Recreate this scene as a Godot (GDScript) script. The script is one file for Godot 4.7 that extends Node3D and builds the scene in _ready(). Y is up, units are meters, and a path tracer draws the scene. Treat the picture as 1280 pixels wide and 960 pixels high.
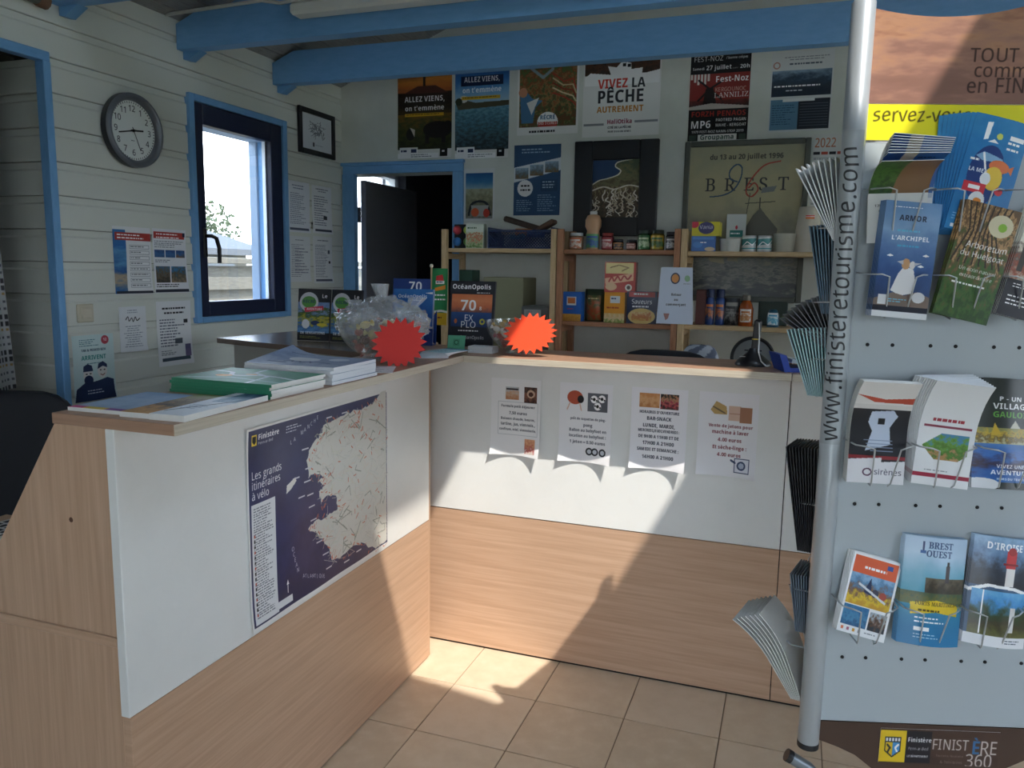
extends Node3D
# A small tourist office: L-shaped reception counter, brochure tower, shelves and posters.

const ATLAS := 2048
const EYE := Vector3(0, 1.55, 0)
const LEFT_X := -2.839
const BACK_Z := -4.6
const TOP_Y := 1.237          # counter worktop
const TOWER := Vector3(0.083, 0, -1.596)
const TOWER_TURN := 17.2

var used := {}
var mats := {}
var cells := {}
var atlas: Image
var paper: StandardMaterial3D
var gloss: StandardMaterial3D
var satin: StandardMaterial3D
var fonts := []
var pack := Vector2i(2, 2)
var row_h := 0
var cur := Rect2i()
var rng := RandomNumberGenerator.new()


# ---------------------------------------------------------------- geometry
class Geo:
	var v := PackedVector3Array()
	var n := PackedVector3Array()
	var uv := PackedVector2Array()
	var ix := PackedInt32Array()
	var plain := Vector2(0, 0)

	func quad(a: Vector3, b: Vector3, c: Vector3, d: Vector3, r := Rect2(0, 0, 0, 0)) -> void:
		var nn := (c - a).cross(d - b)
		if nn.length() < 1e-12:
			return
		nn = nn.normalized()
		var k := v.size()
		for p in [a, b, c, d]:
			v.append(p)
			n.append(nn)
		if r.size == Vector2.ZERO:
			for i in 4:
				uv.append(plain)
		else:
			uv.append(Vector2(r.position.x, r.end.y)); uv.append(r.end)
			uv.append(Vector2(r.end.x, r.position.y)); uv.append(r.position)
		ix.append_array(PackedInt32Array([k, k + 2, k + 1, k, k + 3, k + 2]))

	# a convex face, turned away from the point «inside»; UV in metres, u along the grain axis
	func face(pts: Array, inside: Vector3, xf: Transform3D, grain := 0) -> void:
		var mid := Vector3.ZERO
		for p in pts:
			mid += p
		mid /= pts.size()
		var nn: Vector3 = (pts[1] - pts[0]).cross(pts[2] - pts[0])
		if nn.length() < 1e-12:
			return
		nn = nn.normalized()
		var list := pts.duplicate()
		if nn.dot(mid - inside) < 0.0:
			list.reverse()
			nn = -nn
		var a := nn.abs().max_axis_index()
		var u := grain if grain != a else (a + 1) % 3
		var w := 3 - a - u
		var k := v.size()
		for p in list:
			v.append(xf * p)
			n.append((xf.basis * nn).normalized())
			uv.append(Vector2(p[u], -p[w]))
		for i in range(1, list.size() - 1):
			ix.append_array(PackedInt32Array([k, k + i + 1, k + i]))

	func box(c: Vector3, s: Vector3, bev := 0.0, grain := 0, xf := Transform3D()) -> Geo:
		var h := s / 2.0
		bev = minf(bev, minf(h.x, minf(h.y, h.z)) * 0.9)
		if bev <= 0.0:
			for a in 3:
				for sg in [-1.0, 1.0]:
					var b := (a + 1) % 3
					var d := (a + 2) % 3
					var pts := []
					for q in [[-1, -1], [1, -1], [1, 1], [-1, 1]]:
						var p := Vector3.ZERO
						p[a] = sg * h[a]; p[b] = q[0] * h[b]; p[d] = q[1] * h[d]
						pts.append(c + p)
					face(pts, c, xf, grain)
			return self
		var at := func(sx, sy, sz, ax):
			var p := Vector3(sx * (h.x - bev), sy * (h.y - bev), sz * (h.z - bev))
			p[ax] = [sx, sy, sz][ax] * h[ax]
			return c + p
		for a in 3:
			var b := (a + 1) % 3
			var d := (a + 2) % 3
			for sg in [-1, 1]:
				var pts := []
				for q in [[-1, -1], [1, -1], [1, 1], [-1, 1]]:
					var sn := [0, 0, 0]
					sn[a] = sg; sn[b] = q[0]; sn[d] = q[1]
					pts.append(at.call(sn[0], sn[1], sn[2], a))
				face(pts, c, xf, grain)
			for s1 in [-1, 1]:
				for s2 in [-1, 1]:
					var pts := []
					for q in [[-1, b], [1, b], [1, d], [-1, d]]:
						var sn := [0, 0, 0]
						sn[a] = q[0]; sn[b] = s1; sn[d] = s2
						pts.append(at.call(sn[0], sn[1], sn[2], q[1]))
					face(pts, c, xf, grain)
		for sx in [-1, 1]:
			for sy in [-1, 1]:
				for sz in [-1, 1]:
					face([at.call(sx, sy, sz, 0), at.call(sx, sy, sz, 1), at.call(sx, sy, sz, 2)], c, xf, grain)
		return self

	# box from two corners
	func bar(a: Vector3, b: Vector3, bev := 0.0, grain := 0, xf := Transform3D()) -> Geo:
		return box((a + b) / 2.0, (b - a).abs(), bev, grain, xf)

	# box standing on y = 0, centred in x and z, its front printed with a cell, its sides with a plain texel
	func carton(w: float, h: float, d: float, front: Rect2, side: Vector2, xf := Transform3D(), spine := Vector2(-1, -1)) -> Geo:
		var p := func(x, y, z): return xf * Vector3(x * w / 2, y * h, z * d / 2)
		plain = side
		quad(p.call(-1, 0, 1), p.call(1, 0, 1), p.call(1, 1, 1), p.call(-1, 1, 1), front)
		quad(p.call(1, 0, 1), p.call(1, 0, -1), p.call(1, 1, -1), p.call(1, 1, 1))
		quad(p.call(-1, 0, -1), p.call(-1, 0, 1), p.call(-1, 1, 1), p.call(-1, 1, -1))
		quad(p.call(1, 0, -1), p.call(-1, 0, -1), p.call(-1, 1, -1), p.call(1, 1, -1))
		quad(p.call(-1, 1, 1), p.call(1, 1, 1), p.call(1, 1, -1), p.call(-1, 1, -1))
		if spine.x >= 0.0:
			plain = spine
		quad(p.call(-1, 0, -1), p.call(1, 0, -1), p.call(1, 0, 1), p.call(-1, 0, 1))
		return self

	# a sheet given by a function of (u, v) with v running down; thickness th behind it
	func sheet(fn: Callable, nx: int, ny: int, r: Rect2, th := 0.0006, back := Vector2.ZERO) -> Geo:
		var pts := []
		var nor := []
		for j in ny + 1:
			for i in nx + 1:
				pts.append(fn.call(float(i) / nx, float(j) / ny))
		for j in ny + 1:
			for i in nx + 1:
				var e: Vector3 = pts[j * (nx + 1) + mini(i + 1, nx)] - pts[j * (nx + 1) + maxi(i - 1, 0)]
				var f: Vector3 = pts[mini(j + 1, ny) * (nx + 1) + i] - pts[maxi(j - 1, 0) * (nx + 1) + i]
				nor.append(f.cross(e).normalized())
		var k := v.size()
		for j in ny + 1:
			for i in nx + 1:
				var q := j * (nx + 1) + i
				v.append(pts[q]); n.append(nor[q])
				uv.append(r.position + r.size * Vector2(float(i) / nx, float(j) / ny))
		for j in ny:
			for i in nx:
				var q := k + j * (nx + 1) + i
				ix.append_array(PackedInt32Array([q, q + 1, q + nx + 2, q, q + nx + 2, q + nx + 1]))
		if th <= 0.0:
			return self
		var kb := v.size()
		for q in pts.size():
			v.append(pts[q] - nor[q] * th); n.append(-nor[q]); uv.append(back)
		for j in ny:
			for i in nx:
				var q := kb + j * (nx + 1) + i
				ix.append_array(PackedInt32Array([q, q + nx + 2, q + 1, q, q + nx + 1, q + nx + 2]))
		plain = back
		for i in nx:
			_rim(pts, nor, i, i + 1, th)
			_rim(pts, nor, ny * (nx + 1) + i + 1, ny * (nx + 1) + i, th)
		for j in ny:
			_rim(pts, nor, (j + 1) * (nx + 1), j * (nx + 1), th)
			_rim(pts, nor, j * (nx + 1) + nx, (j + 1) * (nx + 1) + nx, th)
		return self

	func _rim(pts: Array, nor: Array, a: int, b: int, th: float) -> void:
		quad(pts[a], pts[b], pts[b] - nor[b] * th, pts[a] - nor[a] * th)

	# surface of revolution round y; profile of (radius, height)
	func lathe(prof: Array, seg := 20, xf := Transform3D(), sharp := false) -> Geo:
		var m := prof.size()
		var slope := []
		for i in m - 1:
			var d: Vector2 = prof[i + 1] - prof[i]
			slope.append(Vector2(d.y, -d.x).normalized())
		for i in m - 1:
			var n0: Vector2 = slope[i]
			var n1: Vector2 = slope[i]
			if not sharp:
				if i > 0 and slope[i].dot(slope[i - 1]) > 0.5:
					n0 = (slope[i] + slope[i - 1]).normalized()
				if i < m - 2 and slope[i].dot(slope[i + 1]) > 0.5:
					n1 = (slope[i] + slope[i + 1]).normalized()
			var k := v.size()
			for s in seg + 1:
				var t := TAU * s / seg
				var c := Vector3(cos(t), 0, sin(t))
				for q in [[prof[i], n0], [prof[i + 1], n1]]:
					v.append(xf * (c * q[0].x + Vector3(0, q[0].y, 0)))
					n.append((xf.basis * (c * q[1].x + Vector3(0, q[1].y, 0))).normalized())
					uv.append(Vector2(float(s) / seg, q[0].y))
			for s in seg:
				var q := k + s * 2
				ix.append_array(PackedInt32Array([q, q + 2, q + 1, q + 1, q + 2, q + 3]))
		return self

	func tube(path: Array, r: float, seg := 6, r_end := -1.0) -> Geo:
		var up := Vector3.UP
		var k := v.size()
		var m := path.size()
		for i in m:
			var d: Vector3 = (path[mini(i + 1, m - 1)] - path[maxi(i - 1, 0)]).normalized()
			if absf(d.dot(up)) > 0.95:
				up = Vector3.RIGHT if absf(d.x) < 0.9 else Vector3.BACK
			var x := d.cross(up).normalized()
			var y := x.cross(d).normalized()
			up = y
			var rr := r if r_end < 0.0 else lerpf(r, r_end, float(i) / (m - 1))
			for s in seg + 1:
				var t := TAU * s / seg
				var o := x * cos(t) + y * sin(t)
				v.append(path[i] + o * rr); n.append(o); uv.append(plain)
		for i in m - 1:
			for s in seg:
				var q := k + i * (seg + 1) + s
				ix.append_array(PackedInt32Array([q, q + 1, q + seg + 1, q + 1, q + seg + 2, q + seg + 1]))
		for e in [0, m - 1]:
			var d: Vector3 = (path[1] - path[0] if e == 0 else path[m - 1] - path[m - 2]).normalized() * (-1.0 if e == 0 else 1.0)
			var c := v.size()
			v.append(path[e]); n.append(d); uv.append(plain)
			for s in seg + 1:
				v.append(v[k + e * (seg + 1) + s]); n.append(d); uv.append(plain)
			for s in seg:
				if e == 0:
					ix.append_array(PackedInt32Array([c, c + s + 2, c + s + 1]))
				else:
					ix.append_array(PackedInt32Array([c, c + s + 1, c + s + 2]))
		return self

	# a flat outline in x, y pushed from z = 0 to z = depth; the front may carry a cell
	func extrude(pts: PackedVector2Array, depth: float, xf := Transform3D(), front := Rect2(0, 0, 0, 0), grain := 0) -> Geo:
		if Geometry2D.is_polygon_clockwise(pts):
			pts = pts.duplicate()
			pts.reverse()
		var tris := Geometry2D.triangulate_polygon(pts)
		var lo := pts[0]
		var hi := pts[0]
		for p in pts:
			lo = lo.min(p); hi = hi.max(p)
		for z in [depth, 0.0]:
			var k := v.size()
			for p in pts:
				v.append(xf * Vector3(p.x, p.y, z))
				n.append((xf.basis * Vector3(0, 0, 1 if z > 0.0 else -1)).normalized())
				if front.size != Vector2.ZERO:
					var f := (p - lo) / (hi - lo)
					uv.append(front.position + front.size * Vector2(f.x, 1.0 - f.y) if z > 0.0 else plain)
				else:
					uv.append(Vector2(p.x, -p.y) if grain == 0 else Vector2(p.y, p.x))
			for i in range(0, tris.size(), 3):
				var a := tris[i]
				var b := tris[i + 1]
				var c := tris[i + 2]
				if (pts[b] - pts[a]).cross(pts[c] - pts[a]) < 0.0:
					var t := b
					b = c
					c = t
				if z > 0.0:
					ix.append_array(PackedInt32Array([k + a, k + c, k + b]))
				else:
					ix.append_array(PackedInt32Array([k + a, k + b, k + c]))
		for i in pts.size():
			var p := pts[i]
			var q := pts[(i + 1) % pts.size()]
			quad(xf * Vector3(p.x, p.y, 0), xf * Vector3(q.x, q.y, 0), xf * Vector3(q.x, q.y, depth), xf * Vector3(p.x, p.y, depth))
		return self

	func mesh() -> ArrayMesh:
		var a := []
		a.resize(Mesh.ARRAY_MAX)
		a[Mesh.ARRAY_VERTEX] = v
		a[Mesh.ARRAY_NORMAL] = n
		a[Mesh.ARRAY_TEX_UV] = uv
		a[Mesh.ARRAY_INDEX] = ix
		var m := ArrayMesh.new()
		m.add_surface_from_arrays(Mesh.PRIMITIVE_TRIANGLES, a)
		return m


# ---------------------------------------------------------------- nodes
func numbered(called: String) -> String:
	if not used.has(called):
		used[called] = 0
		return called
	used[called] += 1
	return "%s_%03d" % [called, used[called]]

func tag(o: Node3D, label: String, category: String, group := "") -> Node3D:
	o.set_meta("label", label)
	o.set_meta("category", category)
	if group:
		o.set_meta("group", group)
	return o

func thing(called: String, label: String, category: String, at := Vector3.ZERO, turn := 0.0, group := "") -> Node3D:
	var o := Node3D.new()
	o.name = numbered(called)
	add_child(o)
	o.position = at
	o.rotation_degrees.y = turn
	return tag(o, label, category, group)

func part(parent: Node, called: String, what, m: Material, at := Vector3.ZERO, turn := Vector3.ZERO) -> MeshInstance3D:
	var o := MeshInstance3D.new()
	o.name = called
	o.mesh = what.mesh() if what is Geo else what
	o.material_override = m
	o.cast_shadow = GeometryInstance3D.SHADOW_CASTING_SETTING_ON
	o.position = at
	o.rotation_degrees = turn
	parent.add_child(o, true)
	return o

func single(called: String, label: String, category: String, what, m: Material, at := Vector3.ZERO, turn := 0.0, group := "") -> MeshInstance3D:
	var o := part(self, numbered(called), what, m, at, Vector3(0, turn, 0))
	tag(o, label, category, group)
	return o

func frame_of(called: String, kind := "structure") -> Node3D:
	var o := Node3D.new()
	o.name = numbered(called)
	o.set_meta("kind", kind)
	add_child(o)
	return o

func built(called: String, what, m: Material) -> MeshInstance3D:
	var o := part(self, numbered(called), what, m)
	o.set_meta("kind", "structure")
	return o

func flat(c: Color, rough := 0.6, metal := 0.0, spec := 0.5) -> StandardMaterial3D:
	var key := "%s %.2f %.2f %.2f" % [c.to_html(), rough, metal, spec]
	if not mats.has(key):
		var m := StandardMaterial3D.new()
		m.albedo_color = c
		m.roughness = rough
		m.metallic = metal
		m.metallic_specular = spec
		mats[key] = m
	return mats[key]

func hexc(h: String) -> Color:
	return Color.html(h)

func grained(c0: Color, c1: Color, c2: Color, scale: Vector3, sd: int, rough := 0.5, freq := 0.02) -> StandardMaterial3D:
	var f := FastNoiseLite.new()
	f.seed = sd
	f.noise_type = FastNoiseLite.TYPE_SIMPLEX_SMOOTH
	f.frequency = freq
	f.fractal_octaves = 5
	f.fractal_gain = 0.6
	var g := Gradient.new()
	g.set_color(0, c0)
	g.set_color(1, c2)
	g.add_point(0.5, c1)
	var t := NoiseTexture2D.new()
	t.width = 512
	t.height = 512
	t.seamless = true
	t.noise = f
	t.color_ramp = g
	var m := StandardMaterial3D.new()
	m.albedo_texture = t
	m.roughness = rough
	m.uv1_scale = scale
	return m


# ---------------------------------------------------------------- print (flat artwork of posters, covers and labels)
func cell(called: String, w: int, h: int, ground := Color.WHITE) -> void:
	if pack.x + w + 3 > ATLAS:
		pack = Vector2i(2, pack.y + row_h + 3)
		row_h = 0
	cur = Rect2i(pack, Vector2i(w, h))
	pack.x += w + 3
	row_h = maxi(row_h, h)
	if cur.end.y > ATLAS:
		push_error("atlas full at " + called)
	atlas.fill_rect(cur, ground)
	cells[called] = Rect2((Vector2(cur.position) + Vector2(0.5, 0.5)) / ATLAS, (Vector2(cur.size) - Vector2.ONE) / ATLAS)

func swatch(c: Color) -> Vector2:
	var key := "s" + c.to_html()
	if not cells.has(key):
		cell(key, 6, 6, c)
	return cells[key].get_center()

func R(x: float, y: float, w: float, h: float, c: Color) -> void:
	var r := Rect2i(cur.position + Vector2i(roundi(x), roundi(y)), Vector2i(maxi(1, roundi(w)), maxi(1, roundi(h)))).intersection(cur)
	if r.has_area():
		atlas.fill_rect(r, c)

func P(pts: Array, c: Color) -> void:
	var lo := 1e9
	var hi := -1e9
	for p in pts:
		lo = minf(lo, p.y); hi = maxf(hi, p.y)
	for y in range(floori(lo), ceili(hi) + 1):
		var xs := []
		for i in pts.size():
			var a: Vector2 = pts[i]
			var b: Vector2 = pts[(i + 1) % pts.size()]
			var yy := y + 0.5
			if (a.y <= yy) != (b.y <= yy):
				xs.append(a.x + (yy - a.y) / (b.y - a.y) * (b.x - a.x))
		xs.sort()
		for i in range(0, xs.size() - 1, 2):
			if xs[i + 1] - xs[i] >= 0.4:
				R(xs[i], y, xs[i + 1] - xs[i], 1, c)

func E(cx: float, cy: float, rx: float, ry: float, c: Color) -> void:
	for y in range(floori(cy - ry), ceili(cy + ry)):
		var f := (y + 0.5 - cy) / ry
		if absf(f) < 1.0:
			var w := rx * sqrt(1.0 - f * f)
			R(cx - w, y, 2 * w, 1, c)

func L(x0: float, y0: float, x1: float, y1: float, w: float, c: Color) -> void:
	var d := Vector2(x1 - x0, y1 - y0)
	var m := ceili(d.length() / maxf(1.0, w * 0.4)) + 1
	for i in m + 1:
		var p := Vector2(x0, y0) + d * i / m
		R(p.x - w / 2, p.y - w / 2, w, w, c)

# a curve through points
func C(pts: Array, w: float, c: Color) -> void:
	if pts.size() > 4:
		var fine := []
		for i in pts.size() - 1:
			for k in 8:
				fine.append(pts[i].cubic_interpolate(pts[i + 1], pts[maxi(i - 1, 0)], pts[mini(i + 2, pts.size() - 1)], k / 8.0))
		fine.append(pts[-1])
		pts = fine
	for i in pts.size() - 1:
		L(pts[i].x, pts[i].y, pts[i + 1].x, pts[i + 1].y, w, c)

# lettering: x is the left edge, the middle or the right edge for align 0, 1, 2; y the top of the capitals
func T(x: float, y: float, size: float, s: String, c: Color, font := 1, align := 0, max_w := 0.0) -> float:
	var ts := TextServerManager.get_primary_interface()
	var px := maxi(4, roundi(size * 1.36))
	var w := 0.0
	var glyphs := []
	for attempt in 12:
		var b := ts.create_shaped_text()
		ts.shaped_text_add_string(b, s, fonts[font].get_rids(), px)
		ts.shaped_text_shape(b)
		glyphs = ts.shaped_text_get_glyphs(b)
		w = 0.0
		for g in glyphs:
			w += g["advance"]
		ts.free_rid(b)
		if max_w <= 0.0 or w <= max_w or px <= 4:
			break
		px = maxi(4, mini(px - 1, floori(px * max_w / w)))
	var pen := Vector2(x - w * 0.5 * align, y + px * 0.735)
	for g in glyphs:
		var id: RID = g["font_rid"]
		var key := Vector2i(px, 0)
		if id.is_valid() and g["index"] > 0:
			ts.font_render_glyph(id, key, g["index"])
			var ti := ts.font_get_glyph_texture_idx(id, key, g["index"])
			var r := Rect2i(ts.font_get_glyph_uv_rect(id, key, g["index"]))
			if ti >= 0 and r.has_area():
				var mask := ts.font_get_texture_image(id, key, ti).get_region(r)
				mask.convert(Image.FORMAT_RGBA8)
				var src := Image.create(r.size.x, r.size.y, false, Image.FORMAT_RGBA8)
				src.fill(c)
				# scale the ink by the glyph's coverage
				for yy in r.size.y:
					for xx in r.size.x:
						src.set_pixel(xx, yy, Color(c.r, c.g, c.b, mask.get_pixel(xx, yy).a))
				var at := cur.position + Vector2i((pen + ts.font_get_glyph_offset(id, key, g["index"]) + g["offset"]).round())
				var clip := Rect2i(at, r.size).intersection(cur)
				if clip.has_area():
					atlas.blend_rect(src, Rect2i(clip.position - at, clip.size), clip.position)
		pen.x += g["advance"]
	return w

# rows of small print, too small to read
func J(x: float, y: float, w: float, h: float, rows: int, c: Color, sd := 1, centred := false) -> void:
	rng.seed = sd * 77 + rows
	for i in rows:
		var lw := w * rng.randf_range(0.55, 1.0)
		var px := x + (w - lw) / 2 if centred else x
		var e := px + lw
		var lh := maxf(1.0, h / rows * 0.38)
		while px < e:
			var k := rng.randf_range(3, 11)
			R(px, y + h * i / rows, minf(k, e - px), lh, c)
			px += k + 2

# a blotchy picture: palette from top to bottom, broken by noise
func PH(x: int, y: int, w: int, h: int, pal: Array, sd: int, rough := 0.35, freq := 0.06, stretch := 1.0) -> void:
	var f := FastNoiseLite.new()
	f.seed = sd
	f.frequency = freq
	f.fractal_octaves = 4
	var g := FastNoiseLite.new()
	g.seed = sd + 9
	g.frequency = freq * 4.0
	for j in h:
		for i in w:
			var p := cur.position + Vector2i(x + i, y + j)
			if not cur.has_point(p):
				continue
			var t := float(j) / h + rough * f.get_noise_2d(i / stretch, j) + rough * 0.35 * g.get_noise_2d(i / stretch, j)
			t = clampf(t, 0.0, 0.999) * (pal.size() - 1)
			var c: Color = pal[int(t)].lerp(pal[int(t) + 1], t - int(t))
			atlas.set_pixelv(p, c)

func star_points(cx: float, cy: float, r0: float, r1: float, m: int, sy := 1.0, turn := 0.0) -> Array:
	var out := []
	for i in m * 2:
		var r := r1 if i % 2 == 0 else r0
		var a := TAU * i / (m * 2) + turn
		out.append(Vector2(cx + cos(a) * r, cy + sin(a) * r * sy))
	return out


func paint_prints() -> void:
	atlas = Image.create(ATLAS, ATLAS, false, Image.FORMAT_RGBA8)
	atlas.fill(Color.WHITE)
	for d in [["Droid Sans", 400], ["Droid Sans", 700], ["Droid Serif", 400], ["Droid Serif", 700]]:
		var f := SystemFont.new()
		f.font_names = PackedStringArray([d[0]])
		f.font_weight = d[1]
		fonts.append(f)
	var slant := FontVariation.new()
	slant.base_font = fonts[0]
	slant.variation_transform = Transform2D(Vector2(1, 0), Vector2(0.22, 1), Vector2.ZERO)
	fonts.append(slant)
	var K := Color.BLACK
	var W := Color.WHITE
	var ink := hexc("23262c")
	var grey := hexc("8a8f96")
	var navy := hexc("1d2b4f")

	# --- big map
	cell("map", 520, 380, hexc("e9e9e6"))
	R(5, 5, 510, 368, hexc("2a3158"))
	PH(5, 5, 510, 368, [hexc("2b3157"), hexc("333a63"), hexc("272c50")], 4, 0.5, 0.006)
	var land := [Vector2(1.001, 0.0), Vector2(0.947, 0.0), Vector2(0.874, 0.064), Vector2(0.782, 0.069), Vector2(0.716, 0.062), Vector2(0.61, 0.085), Vector2(0.492, 0.094), Vector2(0.453, 0.143), Vector2(0.388, 0.184), Vector2(0.359, 0.262), Vector2(0.366, 0.351), Vector2(0.411, 0.351), Vector2(0.476, 0.38), Vector2(0.524, 0.374), Vector2(0.428, 0.402), Vector2(0.484, 0.436), Vector2(0.445, 0.467), Vector2(0.453, 0.53), Vector2(0.493, 0.492), Vector2(0.561, 0.525), Vector2(0.569, 0.606), Vector2(0.519, 0.617), Vector2(0.404, 0.623), Vector2(0.358, 0.641), Vector2(0.422, 0.683), Vector2(0.467, 0.749), Vector2(0.514, 0.848), Vector2(0.513, 0.887), Vector2(0.594, 0.91), Vector2(0.68, 0.894), Vector2(0.769, 0.902), Vector2(0.887, 0.99), Vector2(1.001, 0.98)]
	var shore := []
	rng.seed = 5
	for i in land.size():
		var a: Vector2 = land[i] * Vector2(512, 374)
		var b: Vector2 = land[(i + 1) % land.size()] * Vector2(512, 374)
		for k in 4:
			var q := a.lerp(b, k / 4.0)
			shore.append(q + (Vector2(rng.randf_range(-4, 4), rng.randf_range(-4, 4)) if i < land.size() - 1 and i > 0 else Vector2.ZERO))
	P(shore, hexc("cfcec6"))
	for i in 420:
		var q := Vector2(rng.randf_range(0.38, 1.0) * 512, rng.randf_range(0.05, 0.95) * 374)
		if Geometry2D.is_point_in_polygon(q, PackedVector2Array(shore)):
			var col: Color = [hexc("c9cbb6"), hexc("bfc4bd"), hexc("b9b6ae"), hexc("d2c3b4")][i % 4]
			C([q, q + Vector2(rng.randf_range(-22, 22), rng.randf_range(-16, 16)), q + Vector2(rng.randf_range(-34, 34), rng.randf_range(-24, 24))], 1.2 if i % 9 else 2.2, col if i % 9 else hexc("8f9488"))
	for i in shore.size():
		if i % 2 == 0 and i > 4 and i < shore.size() - 5:
			var q: Vector2 = shore[i] + Vector2(rng.randf_range(0, 14), rng.randf_range(-6, 12))
			L(q.x, q.y, q.x + rng.randf_range(-9, 9), q.y + rng.randf_range(-9, 9), 1.5, hexc("c4674f"))
			L(q.x + 6, q.y + 3, q.x + rng.randf_range(4, 22), q.y + rng.randf_range(-9, 9), 1.2, hexc("b5806c"))
	for i in 60:
		var q := Vector2(rng.randf_range(0.6, 1.0) * 512, rng.randf_range(0.02, 0.3 if i % 2 else 0.95) * 374)
		if Geometry2D.is_point_in_polygon(q, PackedVector2Array(shore)):
			L(q.x, q.y, q.x + rng.randf_range(-12, 12), q.y + rng.randf_range(-10, 10), 1.6, hexc("c06a50"))
	for q in [[0.33, 0.19], [0.35, 0.3], [0.34, 0.37], [0.36, 0.45], [0.37, 0.52], [0.38, 0.6], [0.42, 0.74], [0.46, 0.83], [0.48, 0.92], [0.62, 0.95], [0.72, 0.93], [0.5, 0.06], [0.62, 0.06], [0.3, 0.44], [0.27, 0.33]]:
		R(q[0] * 512, q[1] * 374, 22, 3, hexc("c8cad2"))
	P([Vector2(118, 132), Vector2(146, 122), Vector2(150, 130), Vector2(132, 142), Vector2(116, 148)], hexc("d8d7d0"))
	R(14, 14, 14, 20, hexc("e8c83a")); P([Vector2(16, 17), Vector2(26, 17), Vector2(26, 27), Vector2(21, 32), Vector2(16, 27)], K)
	T(32, 14, 11, "Finistère", W, 1); T(32, 28, 6, "Penn-ar-Bed", W, 0)
	J(118, 16, 50, 16, 3, hexc("c9cede"), 2)
	for i in 9:
		T(132 + i * 11, 46 - i * 4.2, 8, "LA MANCHE"[i], hexc("dcdfea"), 0)
	T(12, 82, 14, "Les grands", W, 0); T(12, 101, 14, "itinéraires", W, 0); T(12, 120, 14, "à vélo", W, 0)
	R(10, 142, 70, 228, hexc("dfe1e3")); J(16, 150, 58, 212, 44, hexc("6f747e"), 3)
	for i in 16:
		R(16, 200 + i * 10, 4, 5, K if i % 3 else hexc("b04a3a"))
	for i in 5:
		T(126 + i * 4, 258 + i * 12, 9, "OCEAN"[i], hexc("dcdfea"), 0)
	for i in 10:
		T(162 + i * 8, 326 + i * 3, 8, "ATLANTIQUE"[i], hexc("dcdfea"), 0)
	R(74, 352, 52, 14, hexc("dfe1e3")); C([Vector2(112, 322), Vector2(112, 344)], 1.5, W); P([Vector2(108, 328), Vector2(116, 328), Vector2(112, 318)], W)

	cell("cloth_dots", 288, 424, hexc("9fa0a0"))
	rng.seed = 201
	for j in 46:
		for i in 32:
			var c: Color = [hexc("1c1e22"), hexc("2a2c30"), hexc("8c6f3c"), hexc("45484e")][0 if j % 5 < 2 else (2 if j % 5 == 2 else 3)]
			R(3 + i * 9, 4 + j * 9.2, 5 if j % 5 < 2 else 4, 6 if j % 5 < 2 else 3, c)
	cell("regatta", 290, 392, hexc("b3ab88"))
	PH(0, 0, 290, 392, [hexc("a8a488"), hexc("b9b08a"), hexc("b0a884"), hexc("8f8c78"), hexc("6c6e68"), hexc("565a5a")], 31, 0.18, 0.008)
	PH(0, 262, 290, 130, [hexc("8a8a78"), hexc("6a6e6c"), hexc("8e8f84"), hexc("54595b"), hexc("4a4f54")], 32, 0.7, 0.05, 3.0)
	T(145, 22, 13, "du 13 au 20 juillet 1996", hexc("3c3a34"), 1, 1, 196)
	for d in [["B", 42], ["R", 92], ["E", 142], ["S", 180], ["T", 228]]:
		T(d[1], 82, 33, d[0], hexc("2c2c30"), 2)
	C([Vector2(126, 92), Vector2(108, 84), Vector2(106, 64), Vector2(122, 48), Vector2(136, 56), Vector2(134, 84), Vector2(118, 112), Vector2(92, 126), Vector2(58, 130)], 3.4, hexc("33506e"))
	C([Vector2(232, 42), Vector2(196, 50), Vector2(172, 72), Vector2(152, 104), Vector2(152, 124), Vector2(166, 130), Vector2(180, 112), Vector2(170, 96), Vector2(156, 108)], 3.4, hexc("b24434"))
	L(186, 134, 186, 214, 3, hexc("4a4a40")); L(150, 148, 224, 144, 2, hexc("4a4a40")); L(160, 122, 150, 206, 1.5, hexc("5a594c")); P([Vector2(190, 108), Vector2(226, 104), Vector2(220, 118), Vector2(188, 122)], hexc("7c8080"))
	P([Vector2(150, 216), Vector2(170, 180), Vector2(188, 160), Vector2(206, 182), Vector2(234, 214), Vector2(232, 236), Vector2(150, 236)], hexc("5c5c50"))
	P([Vector2(40, 236), Vector2(66, 300), Vector2(104, 306), Vector2(86, 236)], hexc("a39a78")); P([Vector2(100, 240), Vector2(112, 298), Vector2(138, 300), Vector2(126, 240)], hexc("988f70"))
	# --- posters on the back wall
	cell("cows", 160, 222, hexc("e8e8e4"))
	PH(0, 0, 160, 60, [hexc("8a5530"), hexc("d98a3c"), hexc("c46a34"), hexc("5a3c34")], 11, 0.2, 0.03, 4.0)
	PH(0, 50, 160, 60, [hexc("3c2c22"), hexc("2c241c"), hexc("4a3a20")], 12, 0.4, 0.05, 3.0)
	PH(0, 106, 160, 92, [hexc("7a5a22"), hexc("4a4a1e"), hexc("3c401c"), hexc("23260f")], 13, 0.4, 0.07, 2.0)
	R(76, 0, 7, 38, hexc("30241f")); P([Vector2(18, 52), Vector2(60, 34), Vector2(112, 34), Vector2(150, 54)], hexc("5a3830"))
	E(118, 148, 42, 22, hexc("1d1614")); R(82, 150, 12, 34, hexc("1d1614")); R(130, 150, 12, 32, hexc("1d1614")); E(148, 140, 12, 14, hexc("1d1614"))
	E(38, 158, 12, 16, hexc("151414")); P([Vector2(36, 140), Vector2(52, 146), Vector2(50, 166), Vector2(42, 150)], hexc("d8d0c8"))
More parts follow.
